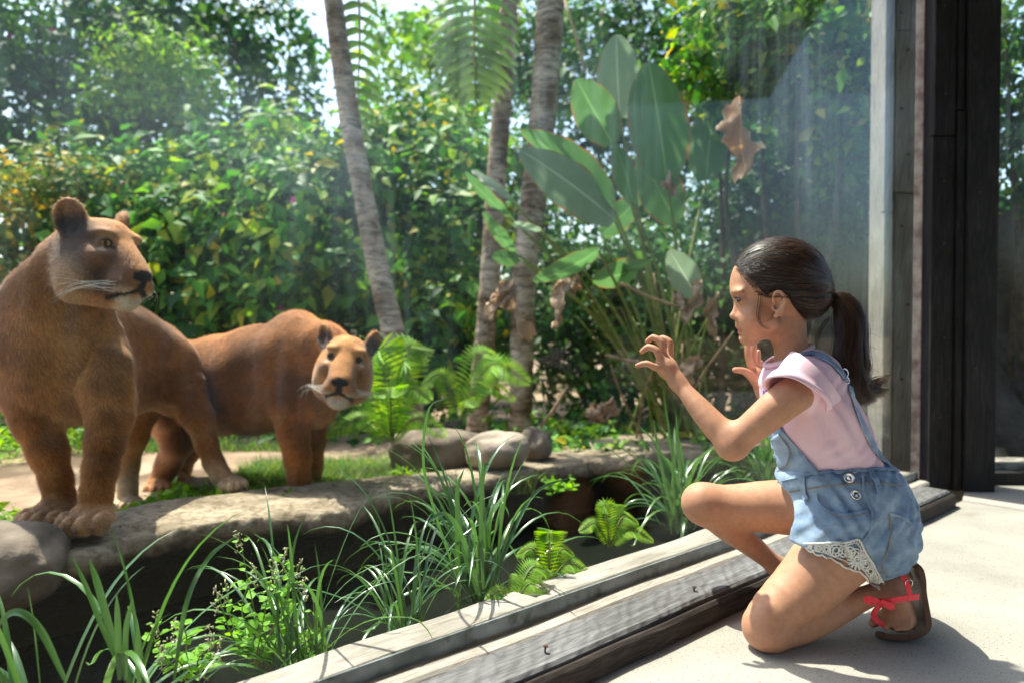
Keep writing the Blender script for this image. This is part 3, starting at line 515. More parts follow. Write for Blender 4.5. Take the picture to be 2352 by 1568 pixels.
# rock faces: garden wall behind the window corner, cliff seen through the side pane
def rock_wall(name, c, size, seed, label, coping=False, amp=.10):
    bm = bmesh.new(); bmesh.ops.create_cube(bm, size=1); bmesh.ops.subdivide_edges(bm, edges=bm.edges[:], cuts=24, use_grid_fill=True); me = bpy.data.meshes.new(name); bm.to_mesh(me); bm.free()
    v = np.array([q.co for q in me.vertices])*np.array(size)+np.array(c); cell = np.abs(vnoise(v, 1.6, seed)); v = v+np.stack([vnoise(v, 1.8, seed+k)*amp+vnoise(v, 5, seed+k+3)*amp*.35 for k in range(3)], 1)
    me.vertices.foreach_set('co', v.astype(np.float32).ravel()); me.polygons.foreach_set('use_smooth', np.ones(len(me.polygons), bool)); me.update()
    o = link(name, me, M_DARKROCK); tag(o, label, 'wall'); return o
rw = rock_wall('rock_wall', (3.1, 5.35, .5), (2.6, .5, 1.9), 41, 'dark mossy rock wall with a concrete coping behind the girl')
cv, cf = box_vf((1.95, 4.98, 1.40), (2.4, 0, .05), (0, .5, 0), (0, 0, .05)); link('coping', mesh_np('coping', cv, cf, False), M_BOULDERPALE, rw)
rock_wall('rock_outcrop', (3.85, 4.4, .40), (2.2, .6, 2.1), 51, 'grey rock face seen through the narrow side pane', amp=.16)

# ---- viewing room: floor, window, posts, roof
fl = [S(.887, -2.6, 0), S(.887, 2.99, 0), Vector((1.96, 2.93, 0)), Vector((6, 2.93, 0)), Vector((6, -3.5, 0)), Vector((-3, -3.5, 0))]
v = fl+[p-Vector((0, 0, .2)) for p in fl]; n = len(fl); fo = link('floor', mesh_np('floor', v, [tuple(range(n))[::-1], tuple(range(n, 2*n))]+[(i, (i+1) % n, n+(i+1) % n, n+i) for i in range(n)], False), M_FLOOR); tag(fo, kind='structure')
A0, A1 = -2.4, 3.0                                  # extent of the window along its line
def bevel(o, w=.003, seg=2): b = o.modifiers.new('bevel', 'BEVEL'); b.width = w; b.segments = seg; b.limit_method = 'ANGLE'; return o
def plank(name, s0, s1, a0, a1, z0, z1, mat, par, cuts=40, amp=.0025, seed=1):
    """a board along the window with a worn, slightly wavy surface"""
    bm = bmesh.new(); vs = []
    na, ring = cuts, [(s0, z0), (s1, z0), (s1, z1-.006), (s1-.006, z1), ((s0+s1)/2, z1+.001), (s0+.006, z1), (s0, z1-.006)]; v = []
    for i in range(na+1):
        a = a0+(a1-a0)*i/na
        for s, z in ring: v.append(list(S(s, a, z)))
    v = np.array(v); v[:, 2] += amp*vnoise(v*np.array([1, 1, 3]), 7, seed)*(v[:, 2] > z0+.01); v[:, :2] += (amp*.8*vnoise(v, 11, seed+1))[:, None]*np.array([GN.x, GN.y])
    m = len(ring); f = [(i*m+k, i*m+(k+1) % m, (i+1)*m+(k+1) % m, (i+1)*m+k) for i in range(na) for k in range(m)]+[tuple(range(m))[::-1], tuple(range(na*m, na*m+m))]
    return link(name, mesh_np(name, v, f, False), mat, par)
sill = empty('window_sill', tuple(S(1.0, .6, 0))); tag(sill, 'weathered timber window sill running along the foot of the glass', 'sill')
pl = plank('inner_plank', .889, .992, A0, 2.86, .012, .057, M_WOODIN, sill, 120, .003, 3); pl['label'] = 'grey grooved plank on the room side'
plank('inner_kerb', .897, .99, A0, 2.86, -.01, .010, M_WOODDARK, sill, 60, .003, 5)
plank('fascia_board', .868, .886, A0, 2.86, .003, .047, M_FASCIA, sill, 120, .004, 11)['label'] = 'dark rotten board facing the floor'
plank('pale_strip', .997, 1.043, A0, 2.98, -.01, .054, M_WOODSTRIP, sill, 120, .003, 7)['label'] = 'thin pale batten under the steel angle'
plank('outer_board', 1.062, 1.150, A0, 2.98, -.02, .079, M_WOODOUT, sill, 120, .0035, 9)['label'] = 'bleached outer board beyond the glass'
ang = box_vf(S(1.0445, A0, .056), GD*(A1-A0), GN*.004, (0, 0, .030)); link('steel_angle', mesh_np('steel_angle', *ang, smooth=False), M_GALV, sill)
for (x, y) in ((1252, 1496), (1594, 1358)):
    p = G(x, y, .057); q = p+Vector((.001, 0, .010)); h = q+Vector((0, 0, .0018))
    link('bent_nail', mesh_np('bent_nail', *join([tube([p-Vector((0, 0, .01)), p+Vector((0, 0, .005)), q], [.0019]*3, 7), tube([q, h], [.0050, .0046], 9)])), M_RUST, sill)
win = empty('window', tuple(S(1.05, .6, .06))); tag(win, 'large dusty glass pane between the girl and the lionesses', 'window')
gv, gf = box_vf(S(1.050, A0, .060), GD*(A1-A0-.02), GN*.008, (0, 0, 2.95)); link('glass_pane', mesh_np('glass_pane', gv, gf, False), M_GLASS, win)
sv, sf = box_vf(S(1.036, A1-.022, .06), GD*.008, GN*.03, (0, 0, 2.95)); link('sealant_edge', mesh_np('sealant_edge', sv, sf, False), M_SEAL, win)
# posts
def post_plank(par, x0, x1, y0, y1, z0, z1, mat, seed, name='plank', lean=(0, 0)):
    v, f = box_vf((x0, y0, z0), (x1-x0, 0, 0), (0, y1-y0, 0), (0, 0, z1-z0)); o = link(name, mesh_np(name, v, f, False), mat, par); bevel(o, .004); return o
cp_ = S(1.045, 2.99, 0)
post = empty('timber_post', (1.82, 2.8, 0)); tag(post, 'dark timber corner post clad in planks, inside the room', 'post')
X0 = 1.695
post_plank(post, X0+.02, 1.93, 2.80, 2.95, 0, 3.05, M_WOODDARK, 1, 'core')
post_plank(post, X0, X0+.092, 2.765, 2.798, 0, 1.43, M_WOODDARK, 2); post_plank(post, X0+.004, X0+.090, 2.762, 2.797, 1.434, 3.05, M_WOODDARK, 3)
post_plank(post, X0+.096, X0+.124, 2.75, 2.798, 0, 1.53, M_WOODDARK, 4); post_plank(post, X0+.096, X0+.121, 2.755, 2.797, 1.534, 3.05, M_WOODDARK, 5)
post_plank(post, X0+.128, 1.945, 2.735, 2.798, 0, 3.05, M_WOODDARK, 6)
for i, (x, z) in enumerate(((.04, .3), (.055, .62), (.05, 1.0), (.045, 1.25), (.05, 1.6), (.04, 1.95), (.16, .5), (.17, 1.2))):
    link('nail_head', mesh_np('nail_head', *tube([Vector((X0+x, 2.7685-(.032 if x > .1 else 0), z)), Vector((X0+x, 2.7605-(.032 if x > .1 else 0), z))], .005, 8)), M_RUST, post)
op = empty('timber_post', (1.64, 2.95, -.1)); tag(op, 'sun-bleached grey plank post outside the glass behind the girl', 'post')
post_plank(op, 1.595, 1.745, 2.93, 3.06, -.16, 3.1, M_WOODGREY, 1, 'core')
Z = [W(2080, y, 2.92).z for y in (445, 75)]
post_plank(op, 1.622, 1.745, 2.905, 2.928, -.16, Z[0]-.002, M_WOODGREY, 2); post_plank(op, 1.618, 1.743, 2.900, 2.927, Z[0]+.002, Z[1]-.002, M_WOODGREY, 3); post_plank(op, 1.624, 1.746, 2.904, 2.928, Z[1]+.002, 3.1, M_WOODGREY, 4)
Z2 = W(2030, 490, 2.92).z
post_plank(op, 1.576, 1.618, 2.898, 2.93, -.16, Z2-.002, M_WOODGREY, 5); post_plank(op, 1.572, 1.614, 2.895, 2.929, Z2+.002, 3.1, M_WOODGREY, 6)
for i, y in enumerate((30, 115, 250, 355, 520, 700, 870)):
    p = W(2085 if i % 2 else 2070, y, 2.899); link('nail_head', mesh_np('nail_head', *tube([p, p-Vector((0, .006, 0))], .0055, 8)), M_RUST, op)
# side window right of the post
sw = empty('side_window', (2.8, 2.9, 0)); tag(sw, 'narrow side window pane right of the dark post', 'window')
link('glass_pane', mesh_np('glass_pane', *box_vf((1.95, 2.93, .08), (2.3, 0, 0), (0, .008, 0), (0, 0, 2.95)), smooth=False), M_GLASS, sw)
link('sill_board', mesh_np('sill_board', *box_vf((1.95, 2.86, .0), (2.3, 0, 0), (0, .062, 0), (0, 0, .05)), smooth=False), M_WOODDARK, sw)
link('outer_board', mesh_np('outer_board', *box_vf((1.95, 2.945, .0), (2.3, 0, 0), (0, .10, 0), (0, 0, .082)), smooth=False), M_WOODOUT, sw)
link('steel_angle', mesh_np('steel_angle', *box_vf((1.95, 2.923, .052), (2.3, 0, 0), (0, .005, 0), (0, 0, .03)), smooth=False), M_GALV, sw)
# roof over the viewing room
rf = [S(1.06, -2.6, 3.06), S(1.06, 3.0, 3.06), Vector((2.0, 3.0, 3.06)), Vector((6.2, 3.0, 3.06)), Vector((6.2, -2.2, 3.06)), Vector((-1.2, -2.2, 3.06))]
v = rf+[p+Vector((0, 0, .12)) for p in rf]; n = len(rf); ro = link('roof', mesh_np('roof', v, [tuple(range(n))[::-1], tuple(range(n, 2*n))]+[(i, (i+1) % n, n+(i+1) % n, n+i) for i in range(n)], False), M_STEM); tag(ro, kind='structure')
# unseen back wall, added to dim the room and cut glass reflections
wb = link('wall', mesh_np('wall', *box_vf((-2.6, -2.35, 0), (6.6, 0, 0), (0, .12, 0), (0, 0, 3.05)), smooth=False), M_WOODIN); tag(wb, kind='structure')
# a twig by the post and a floor crack
tw = link('twig', mesh_np('twig', *tube([G(2150, 1158, .004), G(2175, 1160, .008), G(2205, 1164, .004)], [.004, .0045, .002], 6)), M_STEM); tag(tw, 'short brown twig lying on the floor by the post', 'twig')
# ================================================================ plants
pr = np.random.default_rng(21)
def leaf_cloud(P, N, size, seed, aspect=.55, fold=.18):
    """one small folded six-point leaf per position, facing N; returns verts and tri faces"""
    rg = np.random.default_rng(seed); n = len(P); N = N+rg.normal(0, .55, (n, 3)); N /= np.linalg.norm(N, axis=1)[:, None]
    a = rg.normal(0, 1, (n, 3)); a[:, 2] -= .7; a -= N*(a*N).sum(1)[:, None]; a /= np.linalg.norm(a, axis=1)[:, None]; b = np.cross(N, a)
    s = (size*(.4+1.15*rg.random(n)**1.6))[:, None]; w = s*aspect*.5
    V = np.stack([P, P+a*s*.38+b*w+N*s*fold*.5, P+a*s*.38-b*w+N*s*fold*.5, P+a*s*.36, P+a*s-N*s*.12], 1).reshape(-1, 3)
    o = np.arange(n)[:, None]*5; F = np.concatenate([o+np.array([[0, 3, 1]]), o+np.array([[0, 2, 3]]), o+np.array([[1, 3, 4]]), o+np.array([[3, 2, 4]])]); return V, F
def clump_points(blobs, n, seed, shell=.55):
    """points through a union of ellipsoids, denser near their skins, gathered in sprays"""
    rg = np.random.default_rng(seed); vol = np.array([b[1][0]*b[1][1]*b[1][2] for b in blobs])**.67; k = rg.choice(len(blobs), n//14+1, p=vol/vol.sum())
    C = np.array([b[0] for b in blobs])[k]; Rr = np.array([b[1] for b in blobs])[k]; d = rg.normal(0, 1, (len(k), 3)); d /= np.linalg.norm(d, axis=1)[:, None]; r = shell+(1.05-shell)*rg.random(len(k))**.5
    c = C+d*Rr*r[:, None]; P = np.repeat(c, 14, 0)[:n]+rg.normal(0, 1, (n, 3))*np.array([.10, .10, .08])*(.6+.8*np.repeat(rg.random(len(k)), 14)[:n])[:, None]
    N = np.repeat(d, 14, 0)[:n]+np.array([0, -.25, .55]); return P, N
def shrub(name, label, cat, blobs, n, size, mat, seed, group=None, stems=5, flowers=0, fmat=None, base_z=-.12, shell=.5):
    cx = np.mean([b[0] for b in blobs], 0); root = empty(name, (cx[0], cx[1], base_z)); tag(root, label, cat, group)
    P, N = clump_points(blobs, n, seed, shell); ok = P[:, 2] > base_z-.02; V, F = leaf_cloud(P[ok], N[ok], size, seed+1)
    o = link('foliage', mesh_np('foliage', V, F, smooth=False), mat, root); o['kind'] = 'stuff'; rg = np.random.default_rng(seed+2)
    for i in range(stems):
        b = blobs[i % len(blobs)]; e = np.array(b[0])+rg.normal(0, .3, 3)*np.array(b[1]); s = np.array([cx[0]+rg.normal(0, .25)+(e[0]-cx[0])*.4, cx[1]+rg.normal(0, .1)+.1, base_z-.03]); m = (s+e)/2+rg.normal(0, .12, 3)
        p = spline([s, m, e], 10); link('stem', mesh_np('stem', *tube(p, list(np.linspace(.028, .007, 10)*(.7+.6*rg.random())), 6)), M_STEM, root)
    for i in range(flowers):
        q = int(rg.integers(0, len(P))); p = P[q]+np.array([0, -.06, .02]); parts = []
        for k in range(5):
            t = rg.normal(0, 1, 3); t[1] -= .4; t /= np.linalg.norm(t); u = cross3(t, [0, 1, .2]); u /= np.linalg.norm(u)+1e-9; L_ = .030+.012*rg.random(); pv = [p, p+t*L_*.5+u*L_*.34, p+t*L_, p+t*L_*.5-u*L_*.34]; parts.append(([Vector(x) for x in pv], [(0, 1, 2, 3)]))
        link('flower', mesh_np('flower', *join(parts), smooth=False), fmat or M_PETAL, root)
    return root
def bl(x, y, Y, rx, ry, rd): return (np.array(W(x, y, Y)), (rx*Y/FPX, rd, ry*Y/FPX))
HG = 'leafy trees and hedges behind the lionesses'
shrub('tree', 'dark green tree with sky gaps filling the upper left corner', 'tree', [bl(60, 60, 6.6, 210, 150, .6), bl(260, 180, 6.9, 190, 150, .6), bl(-80, 240, 6.4, 220, 160, .6), bl(430, 60, 7.1, 170, 130, .6), bl(150, 330, 6.6, 200, 120, .5), bl(330, 40, 6.8, 150, 110, .5)], 11000, .11, M_LEAFDARK, 101, HG, 7, 2, shell=.25)
shrub('tree', 'blue-green tree with open sky behind it left of the slanting palm', 'tree', [bl(610, 90, 7.6, 130, 120, .6), bl(560, 260, 7.3, 170, 110, .6), bl(660, 320, 7.4, 130, 110, .5), bl(420, 300, 7.0, 150, 130, .5)], 3800, .12, M_LEAFDARK, 111, HG, 5, 3, shell=.2)
shrub('tree', 'light yellow-green feathery tree behind the dark upper left leaves', 'tree', [bl(350, 130, 6.2, 120, 70, .35), bl(440, 190, 6.2, 90, 60, .3), bl(300, 220, 6.2, 90, 50, .3)], 2600, .075, M_LEAFLIGHT, 121, HG, 3, shell=.2)
shrub('shrub', 'yellowing shrub with golden leaves at the left edge behind the lioness', 'shrub', [bl(20, 520, 4.9, 120, 100, .35), bl(-60, 650, 4.7, 150, 140, .4), bl(110, 440, 5.1, 110, 80, .35), bl(40, 780, 4.7, 140, 120, .35)], 4200, .085, M_LEAFYELLOW, 131, HG, 4, shell=.3)
shrub('shrub', 'green hedge with pink flowers above the front lioness', 'shrub', [bl(330, 480, 5.6, 210, 130, .5), bl(480, 560, 5.4, 190, 120, .5), bl(230, 600, 5.3, 180, 130, .5), bl(560, 440, 5.7, 150, 110, .45), bl(400, 690, 5.2, 200, 90, .4), bl(180, 400, 5.9, 150, 90, .4), bl(470, 370, 6.0, 90, 80, .35)], 9500, .12, M_LEAF, 141, HG, 6, 9)
shrub('shrub', 'green hedge with pink flowers above the rear lioness', 'shrub', [bl(690, 520, 5.3, 170, 140, .5), bl(760, 640, 5.1, 150, 110, .45), bl(640, 660, 5.2, 170, 90, .45), bl(800, 430, 5.6, 120, 110, .4), bl(700, 400, 5.8, 130, 90, .4), bl(640, 320, 6.1, 70, 70, .3), bl(870, 340, 6.0, 70, 80, .3)], 8800, .12, M_LEAF, 151, HG, 6, 8)
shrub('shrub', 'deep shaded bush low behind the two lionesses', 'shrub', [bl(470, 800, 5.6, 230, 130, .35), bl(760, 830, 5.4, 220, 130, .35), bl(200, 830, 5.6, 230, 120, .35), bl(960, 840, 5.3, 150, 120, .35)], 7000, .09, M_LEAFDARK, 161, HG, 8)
shrub('tree', 'bright lime-green tree against white sky between the palm trunks', 'tree', [bl(960, 90, 8.0, 140, 110, .6), bl(1060, 210, 7.6, 140, 90, .5), bl(890, 260, 7.8, 100, 90, .5), bl(1010, 330, 7.2, 160, 80, .5), bl(1130, 60, 7.4, 90, 120, .5)], 3800, .13, M_LEAFLIGHT, 171, HG, 4, 2, M_REDPETAL, shell=.2)
shrub('shrub', 'dense dark hedge with small red flowers between the palm trunks', 'shrub', [bl(960, 430, 5.9, 160, 120, .45), bl(1040, 560, 5.6, 150, 130, .45), bl(930, 640, 5.5, 140, 120, .45), bl(1080, 720, 5.3, 150, 110, .4), bl(1010, 800, 5.2, 140, 100, .35), bl(1130, 420, 6.0, 90, 110, .4), bl(990, 300, 6.2, 110, 60, .3)], 10000, .115, M_LEAF, 181, HG, 6, 10, M_REDPETAL)
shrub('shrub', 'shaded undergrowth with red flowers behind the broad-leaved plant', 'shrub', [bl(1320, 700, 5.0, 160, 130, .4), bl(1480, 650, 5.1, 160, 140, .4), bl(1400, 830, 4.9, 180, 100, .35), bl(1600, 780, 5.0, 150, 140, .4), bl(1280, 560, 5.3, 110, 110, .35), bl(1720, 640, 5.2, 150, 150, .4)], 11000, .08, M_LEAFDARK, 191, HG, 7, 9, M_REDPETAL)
shrub('tree', 'dark bluish tree behind the tall broad leaves at top centre', 'tree', [bl(1400, 60, 6.6, 150, 130, .5), bl(1530, 230, 6.4, 170, 150, .5), bl(1330, 260, 6.4, 120, 140, .5), bl(1240, 120, 7.0, 100, 120, .5), bl(1500, 430, 6.2, 180, 120, .5), bl(1600, 60, 6.4, 150, 120, .5), bl(1720, 260, 6.2, 140, 130, .5), bl(1850, 150, 6.0, 160, 160, .5)], 14000, .09, M_LEAFDARK, 201, HG, 5, 2, M_REDPETAL, shell=.3)
shrub('vine', 'bright creeper with red flowers hanging at upper right by the grey post', 'vine', [bl(1700, 90, 4.4, 130, 90, .3), bl(1850, 60, 4.2, 150, 110, .35), bl(1930, 190, 4.1, 110, 120, .3), bl(1790, 190, 4.4, 110, 70, .25), bl(1620, 190, 4.6, 80, 60, .25), bl(2010, 60, 4.1, 80, 130, .3), bl(1740, 20, 4.5, 150, 70, .3), bl(1960, 320, 4.3, 90, 80, .25)], 8000, .09, M_LEAF, 211, HG, 5, 4, M_REDPETAL, shell=.4)
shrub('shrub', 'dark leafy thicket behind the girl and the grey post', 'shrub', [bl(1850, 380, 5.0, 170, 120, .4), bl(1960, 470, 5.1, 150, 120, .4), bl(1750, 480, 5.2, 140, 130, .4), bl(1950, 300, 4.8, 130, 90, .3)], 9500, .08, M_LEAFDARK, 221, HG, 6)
shrub('shrub', 'dark ivy hanging above the rock face in the side pane', 'shrub', [bl(2330, 120, 3.9, 90, 170, .3), bl(2420, 330, 3.9, 120, 150, .3), bl(2330, 330, 4.0, 70, 110, .25)], 3000, .075, M_LEAFDARK, 231, HG, 4)
# the wood behind everything reads as one mass
P, N = clump_points([(np.array([x, 9.8+pr.normal(0, .5), z]), (1.7, .9, 1.0)) for x in np.arange(-9, 10, 1.7) for z in (.4, 1.7)], 16000, 301, .3)
V, F = leaf_cloud(P, N, .17, 302); o = link('far_wood', mesh_np('far_wood', V, F, smooth=False), M_LEAFDARK); tag(o, 'dense mass of greenery far behind the hedges', 'wood', kind='stuff')

# ---------------------------------------------------------------- palms
def palm(px, Y, w0, w1, label, seed, crown=None):
    P = spline([W(x, y, d) for x, y, d in px], 90); root = empty('palm_tree', tuple(P[0])); tag(root, label, 'palm tree', 'palms between the hedges'); n = 18; v = []
    L_ = np.linspace(0, 1, 90); rg = np.random.default_rng(seed)
    for i in range(90):
        r = (w0+(w1-w0)*L_[i])*.5*Y/FPX*(1+.035*(1 if i % 3 == 0 else -.3)+.03*rg.normal())
        for k in range(n): a = 2*math.pi*k/n; v.append(P[i]+np.array([math.cos(a)*r, math.sin(a)*r, .006*math.sin(a*3+i)]))
    f = [(i*n+k, i*n+(k+1) % n, (i+1)*n+(k+1) % n, (i+1)*n+k) for i in range(89) for k in range(n)]; link('trunk', mesh_np('trunk', v, f), M_TRUNK, root); return root, P[-1]
def frond(root, path, half, nl, seed, droop=.25, width=.028, facing=(0, -1, 0), up=-.35):
    """feather frond: midrib with separate leaflets on both sides"""
    P = spline(path, nl+6); rg = np.random.default_rng(seed); rib = link('frond', mesh_np('frond', *tube(P, list(np.linspace(.014, .004, len(P))), 6)), M_RACHIS, root); fc = Vector(facing).normalized()
    for i in range(3, nl+5):
        t = Vector(P[i+1]-P[i-1]).normalized() if i+1 < len(P) else Vector(P[i]-P[i-1]).normalized(); u = (i-3)/(nl+1); L_ = half*math.sin(.35+u*2.5)**.7
        for s in (-1, 1):
            sd = t.cross(fc).normalized()*s; d = (sd+t*(.30+.25*u)).normalized(); pts = []; m = 6
            for j in range(m):
                q = j/(m-1); pts.append(Vector(P[i])+d*L_*q+Vector((0, 0, -1))*droop*L_*q*q+fc*(.04*math.sin(q*3)+.02*rg.normal()*q))
            wd = [width*math.sin(.3+2.75*(j/(m-1)))**.6 for j in range(m)]; nn = (t+fc*.35).normalized(); v = []
            for j in range(m): v += [pts[j]+nn*wd[j]*.5, pts[j]+fc*.004, pts[j]-nn*wd[j]*.5]
            f = []
            for j in range(m-1): f += [(3*j, 3*j+1, 3*j+4, 3*j+3), (3*j+1, 3*j+2, 3*j+5, 3*j+4)]
            link('leaflet', mesh_np('leaflet', v, f), M_FROND, rib)
p1, t1 = palm([(955, 1000, 4.3), (922, 840, 4.3), (876, 650, 4.35), (845, 500, 4.4), (800, 250, 4.5), (768, 20, 4.5), (745, -200, 4.5)], 4.4, 58, 42, 'slanting pale palm trunk left of centre with a hanging frond', 5)
p2, t2 = palm([(1195, 985, 4.4), (1200, 800, 4.4), (1204, 640, 4.4), (1222, 480, 4.45), (1245, 290, 4.5), (1262, 60, 4.5), (1275, -200, 4.5)], 4.5, 50, 66, 'thick pale ringed palm trunk in the centre behind the broad leaves', 6)
p3, t3 = palm([(1095, 985, 4.5), (1112, 800, 4.5), (1128, 600, 4.5), (1142, 380, 4.55), (1160, 150, 4.6), (1172, -60, 4.6), (1178, -200, 4.6)], 4.55, 50, 38, 'thinner brown palm trunk with a big hanging frond left of the thick trunk', 7)
frond(p3, [W(1150, -160, 4.5), W(1098, -90, 4.25), W(1090, 30, 4.15), W(1090, 140, 4.15), W(1092, 240, 4.2)], .30, 14, 3, .10, .075, (.1, -1, .1))
frond(p1, [W(800, -120, 4.5), W(822, -30, 4.6), W(826, 100, 4.62), W(822, 220, 4.62), W(826, 330, 4.65)], .20, 13, 4, .15, .065, (.7, -.8, 0))
frond(p1, [W(740, -160, 5.0), W(660, -230, 5.1), W(560, -200, 5.3), W(470, -110, 5.6)], .4, 14, 8, .3, .04, (0, -.3, 1))
frond(p2, [W(1275, -190, 4.5), W(1360, -260, 4.4), W(1450, -240, 4.2), W(1540, -150, 4.0)], .4, 14, 9, .3, .04, (0, -.3, 1))

# ---------------------------------------------------------------- broad-leaved plant
def broad_leaf(root, base, tip, w, bend, roll, mat, name='leaf', seed=0, fold=.25, curl=0.0, holes=False):
    b, t = np.array(base), np.array(tip); ax = t-b; L_ = np.linalg.norm(ax); ax /= L_; view = (b+t)/2-np.array([0, 0, CAM_H]); view /= np.linalg.norm(view)
    sd = cross3(ax, view); sd /= np.linalg.norm(sd); nn = cross3(sd, ax); c, s = math.cos(R(roll)), math.sin(R(roll)); sd, nn = sd*c+nn*s, nn*c-sd*s; rg = np.random.default_rng(seed); v, uv, f = [], [], []; na, nb = 18, 9
    for i in range(na):
        u = i/(na-1); wd = w*.5*max(.02, math.sin(math.pi*min(1, u*.93+.05))**.62)*(1-.12*u); cen = b+ax*L_*u+nn*bend*L_*(u*u-u)*1.6
        for j in range(nb):
            x = (j/(nb-1)-.5)*2; rip = .012*math.sin(u*23+x*4+seed)*abs(x)*L_; cr_ = curl; v.append(cen+sd*x*wd*(1+cr_*.5*math.sin(u*9+seed)+cr_*.35*math.sin(u*23+seed*2))+nn*(abs(x)*wd*fold+rip)+nn*cr_*.18*L_*math.sin(u*7+x*2.5+seed)+sd*cr_*.10*L_*math.sin(u*5+seed*3)+ax*rg.normal(0, .002+.012*cr_)); uv.append((x, u, 0))
    for i in range(na-1):
        for j in range(nb-1):
            if holes and rg.random() < .07: continue
            f.append((i*nb+j, i*nb+j+1, (i+1)*nb+j+1, (i+1)*nb+j))
    me = mesh_np(name, v, f); a = me.attributes.new('leafuv', 'FLOAT_VECTOR', 'POINT'); a.data.foreach_set('vector', np.array(uv, np.float32).ravel()); return link(name, me, mat, root)
big = empty('broad_leaved_plant', tuple(W(1545, 985, 4.1))); tag(big, 'tall plant with huge paddle leaves, some browned, in front of the palm trunks', 'plant')
def zb(x, y): return 882+.5*x, .5*y
root_p = W(1545, 985, 4.1)
BL = [  # base, tip (on the 1960-wide crop of the photo), depth, width, roll, material, bend, fold
 ((1085, 545), (1068, 160), 4.2, 215, 12, M_BIGLEAFPALE, .12, .12), ((1300, 830), (1215, 285), 3.9, 300, -10, M_BIGLEAF, .10, .10), ((1050, 660), (885, 365), 4.1, 215, 8, M_BIGLEAF, .1, .12),
 ((1050, 950), (640, 610), 3.8, 210, 38, M_BIGLEAF, -.15, .35), ((1060, 1010), (625, 690), 3.85, 250, -28, M_BIGLEAFPALE, .12, .15), ((985, 1150), (688, 1292), 3.5, 120, 35, M_BIGLEAF, .18, .25),
 ((575, 995), (372, 790), 3.7, 80, 45, M_BIGLEAF, .15, .3), ((580, 912), (402, 780), 3.68, 56, -35, M_BIGLEAFPALE, .1, .2), ((600, 1160), (455, 975), 3.8, 70, 20, M_BIGLEAF, .15, .2), ((620, 1190), (495, 1180), 3.75, 90, 25, M_BIGLEAF, .15, .2),
 ((1145, 930), (1060, 660), 4.0, 130, -30, M_BIGLEAF, .1, .2), ((1340, 1020), (1180, 700), 4.2, 230, 15, M_BIGLEAF, .08, .15), ((1440, 1370), (1310, 1150), 3.7, 150, -8, M_BIGLEAFPALE, .1, .1), ((1480, 830), (1530, 420), 4.6, 240, 20, M_BIGLEAF, .1, .12),
 ((1180, 1230), (960, 1290), 3.9, 150, 30, M_BIGLEAF, .12, .2), ((1220, 1200), (1060, 1240), 3.75, 70, 40, M_BIGLEAF, .2, .25), ((720, 1060), (600, 1020), 3.7, 46, 30, M_BIGLEAFPALE, .1, .2), ((1000, 1080), (1180, 900), 4.3, 140, -20, M_BIGLEAF, .1, .15)]
for i, (b_, t_, Y, w, roll, mt, bend, fold) in enumerate(BL):
    bp, tp = W(*zb(*b_), Y), W(*zb(*t_), Y+(.15 if i % 2 else -.1)); broad_leaf(big, bp, tp, w*.5*Y/FPX, bend, roll, mt, 'leaf', i, fold)
    r0 = np.array(root_p)+np.array([pr.normal(0, .08), pr.normal(0, .06), 0]); b0 = np.array(bp); m = r0+(b0-r0)*.55+np.array([0, 0, .10+.05*pr.random()])
    link('stalk', mesh_np('stalk', *tube(spline([r0, m, b0], 12), list(np.linspace(.013, .007, 12)), 6)), M_STALK, big)
DL = [((1650, 460), (1625, 815), 3.7, 150, 20, M_BIGLEAFRUST, .1), ((565, 1295), (495, 1465), 3.6, 70, 25, M_BIGLEAFDRY, .1), ((565, 1295), (640, 1570), 3.6, 80, -35, M_BIGLEAFDRY, .1), ((590, 1300), (560, 1420), 3.6, 46, 10, M_BIGLEAFDRY, .1), ((850, 1280), (770, 1500), 3.7, 60, 30, M_BIGLEAFDRY, .15), ((875, 1270), (880, 1350), 3.8, 46, -20, M_BIGLEAFDRY, .1),
      ((1310, 800), (1330, 900), 3.9, 60, 30, M_BIGLEAFDRY, .1), ((1440, 1290), (1400, 1480), 3.6, 60, 30, M_BIGLEAFDRY, .1), ((1530, 1350), (1500, 1560), 3.6, 56, 15, M_BIGLEAFDRY, .1), ((1330, 1350), (1390, 1420), 3.6, 50, 40, M_BIGLEAFDRY, .1), ((1450, 1640), (1390, 1760), 3.5, 80, 25, M_BIGLEAFDRY, .1), ((990, 1860), (960, 1940), 3.4, 90, 20, M_BIGLEAFDRY, .1), ((1040, 1830), (1010, 1930), 3.4, 90, -30, M_BIGLEAFDRY, .1)]
for i, (b_, t_, Y, w, roll, mt, bend) in enumerate(DL): broad_leaf(big, W(*zb(*b_), Y), W(*zb(*t_), Y), w*.5*Y/FPX, bend, roll, mt, 'dry_leaf', 60+i, .9, .9)
for i in range(22):
    r0 = np.array(root_p)+np.array([pr.normal(0, .16), pr.normal(0, .1), -.1]); e = np.array(W(1545+pr.normal(0, 110), 620+pr.random()*240, 4.0+pr.normal(0, .15))); m = (r0+e)/2+np.array([pr.normal(0, .04), 0, .06]); link('stalk', mesh_np('stalk', *tube(spline([r0, m, e], 9), list(np.linspace(.010, .004, 9)), 5)), M_STALK if i % 3 else M_DRYSTEM, big)
for a, b in (((1000, 0), (935, 330)), ((1390, 815), (1540, 835)), ((1240, 980), (1305, 885)), ((1425, 650), (1560, 705))):
    if a == (1000, 0): p = [W(1297, 0, 4.3), W(1330, 110, 4.2), W(1345, 165, 4.2)]
    else: p = [W(*a, 3.6), W((a[0]+b[0])/2, (a[1]+b[1])/2+6, 3.6), W(*b, 3.6)]
    link('bare_stem', mesh_np('bare_stem', *tube(spline(p, 8), .009, 6)), M_DRYSTEM, big)
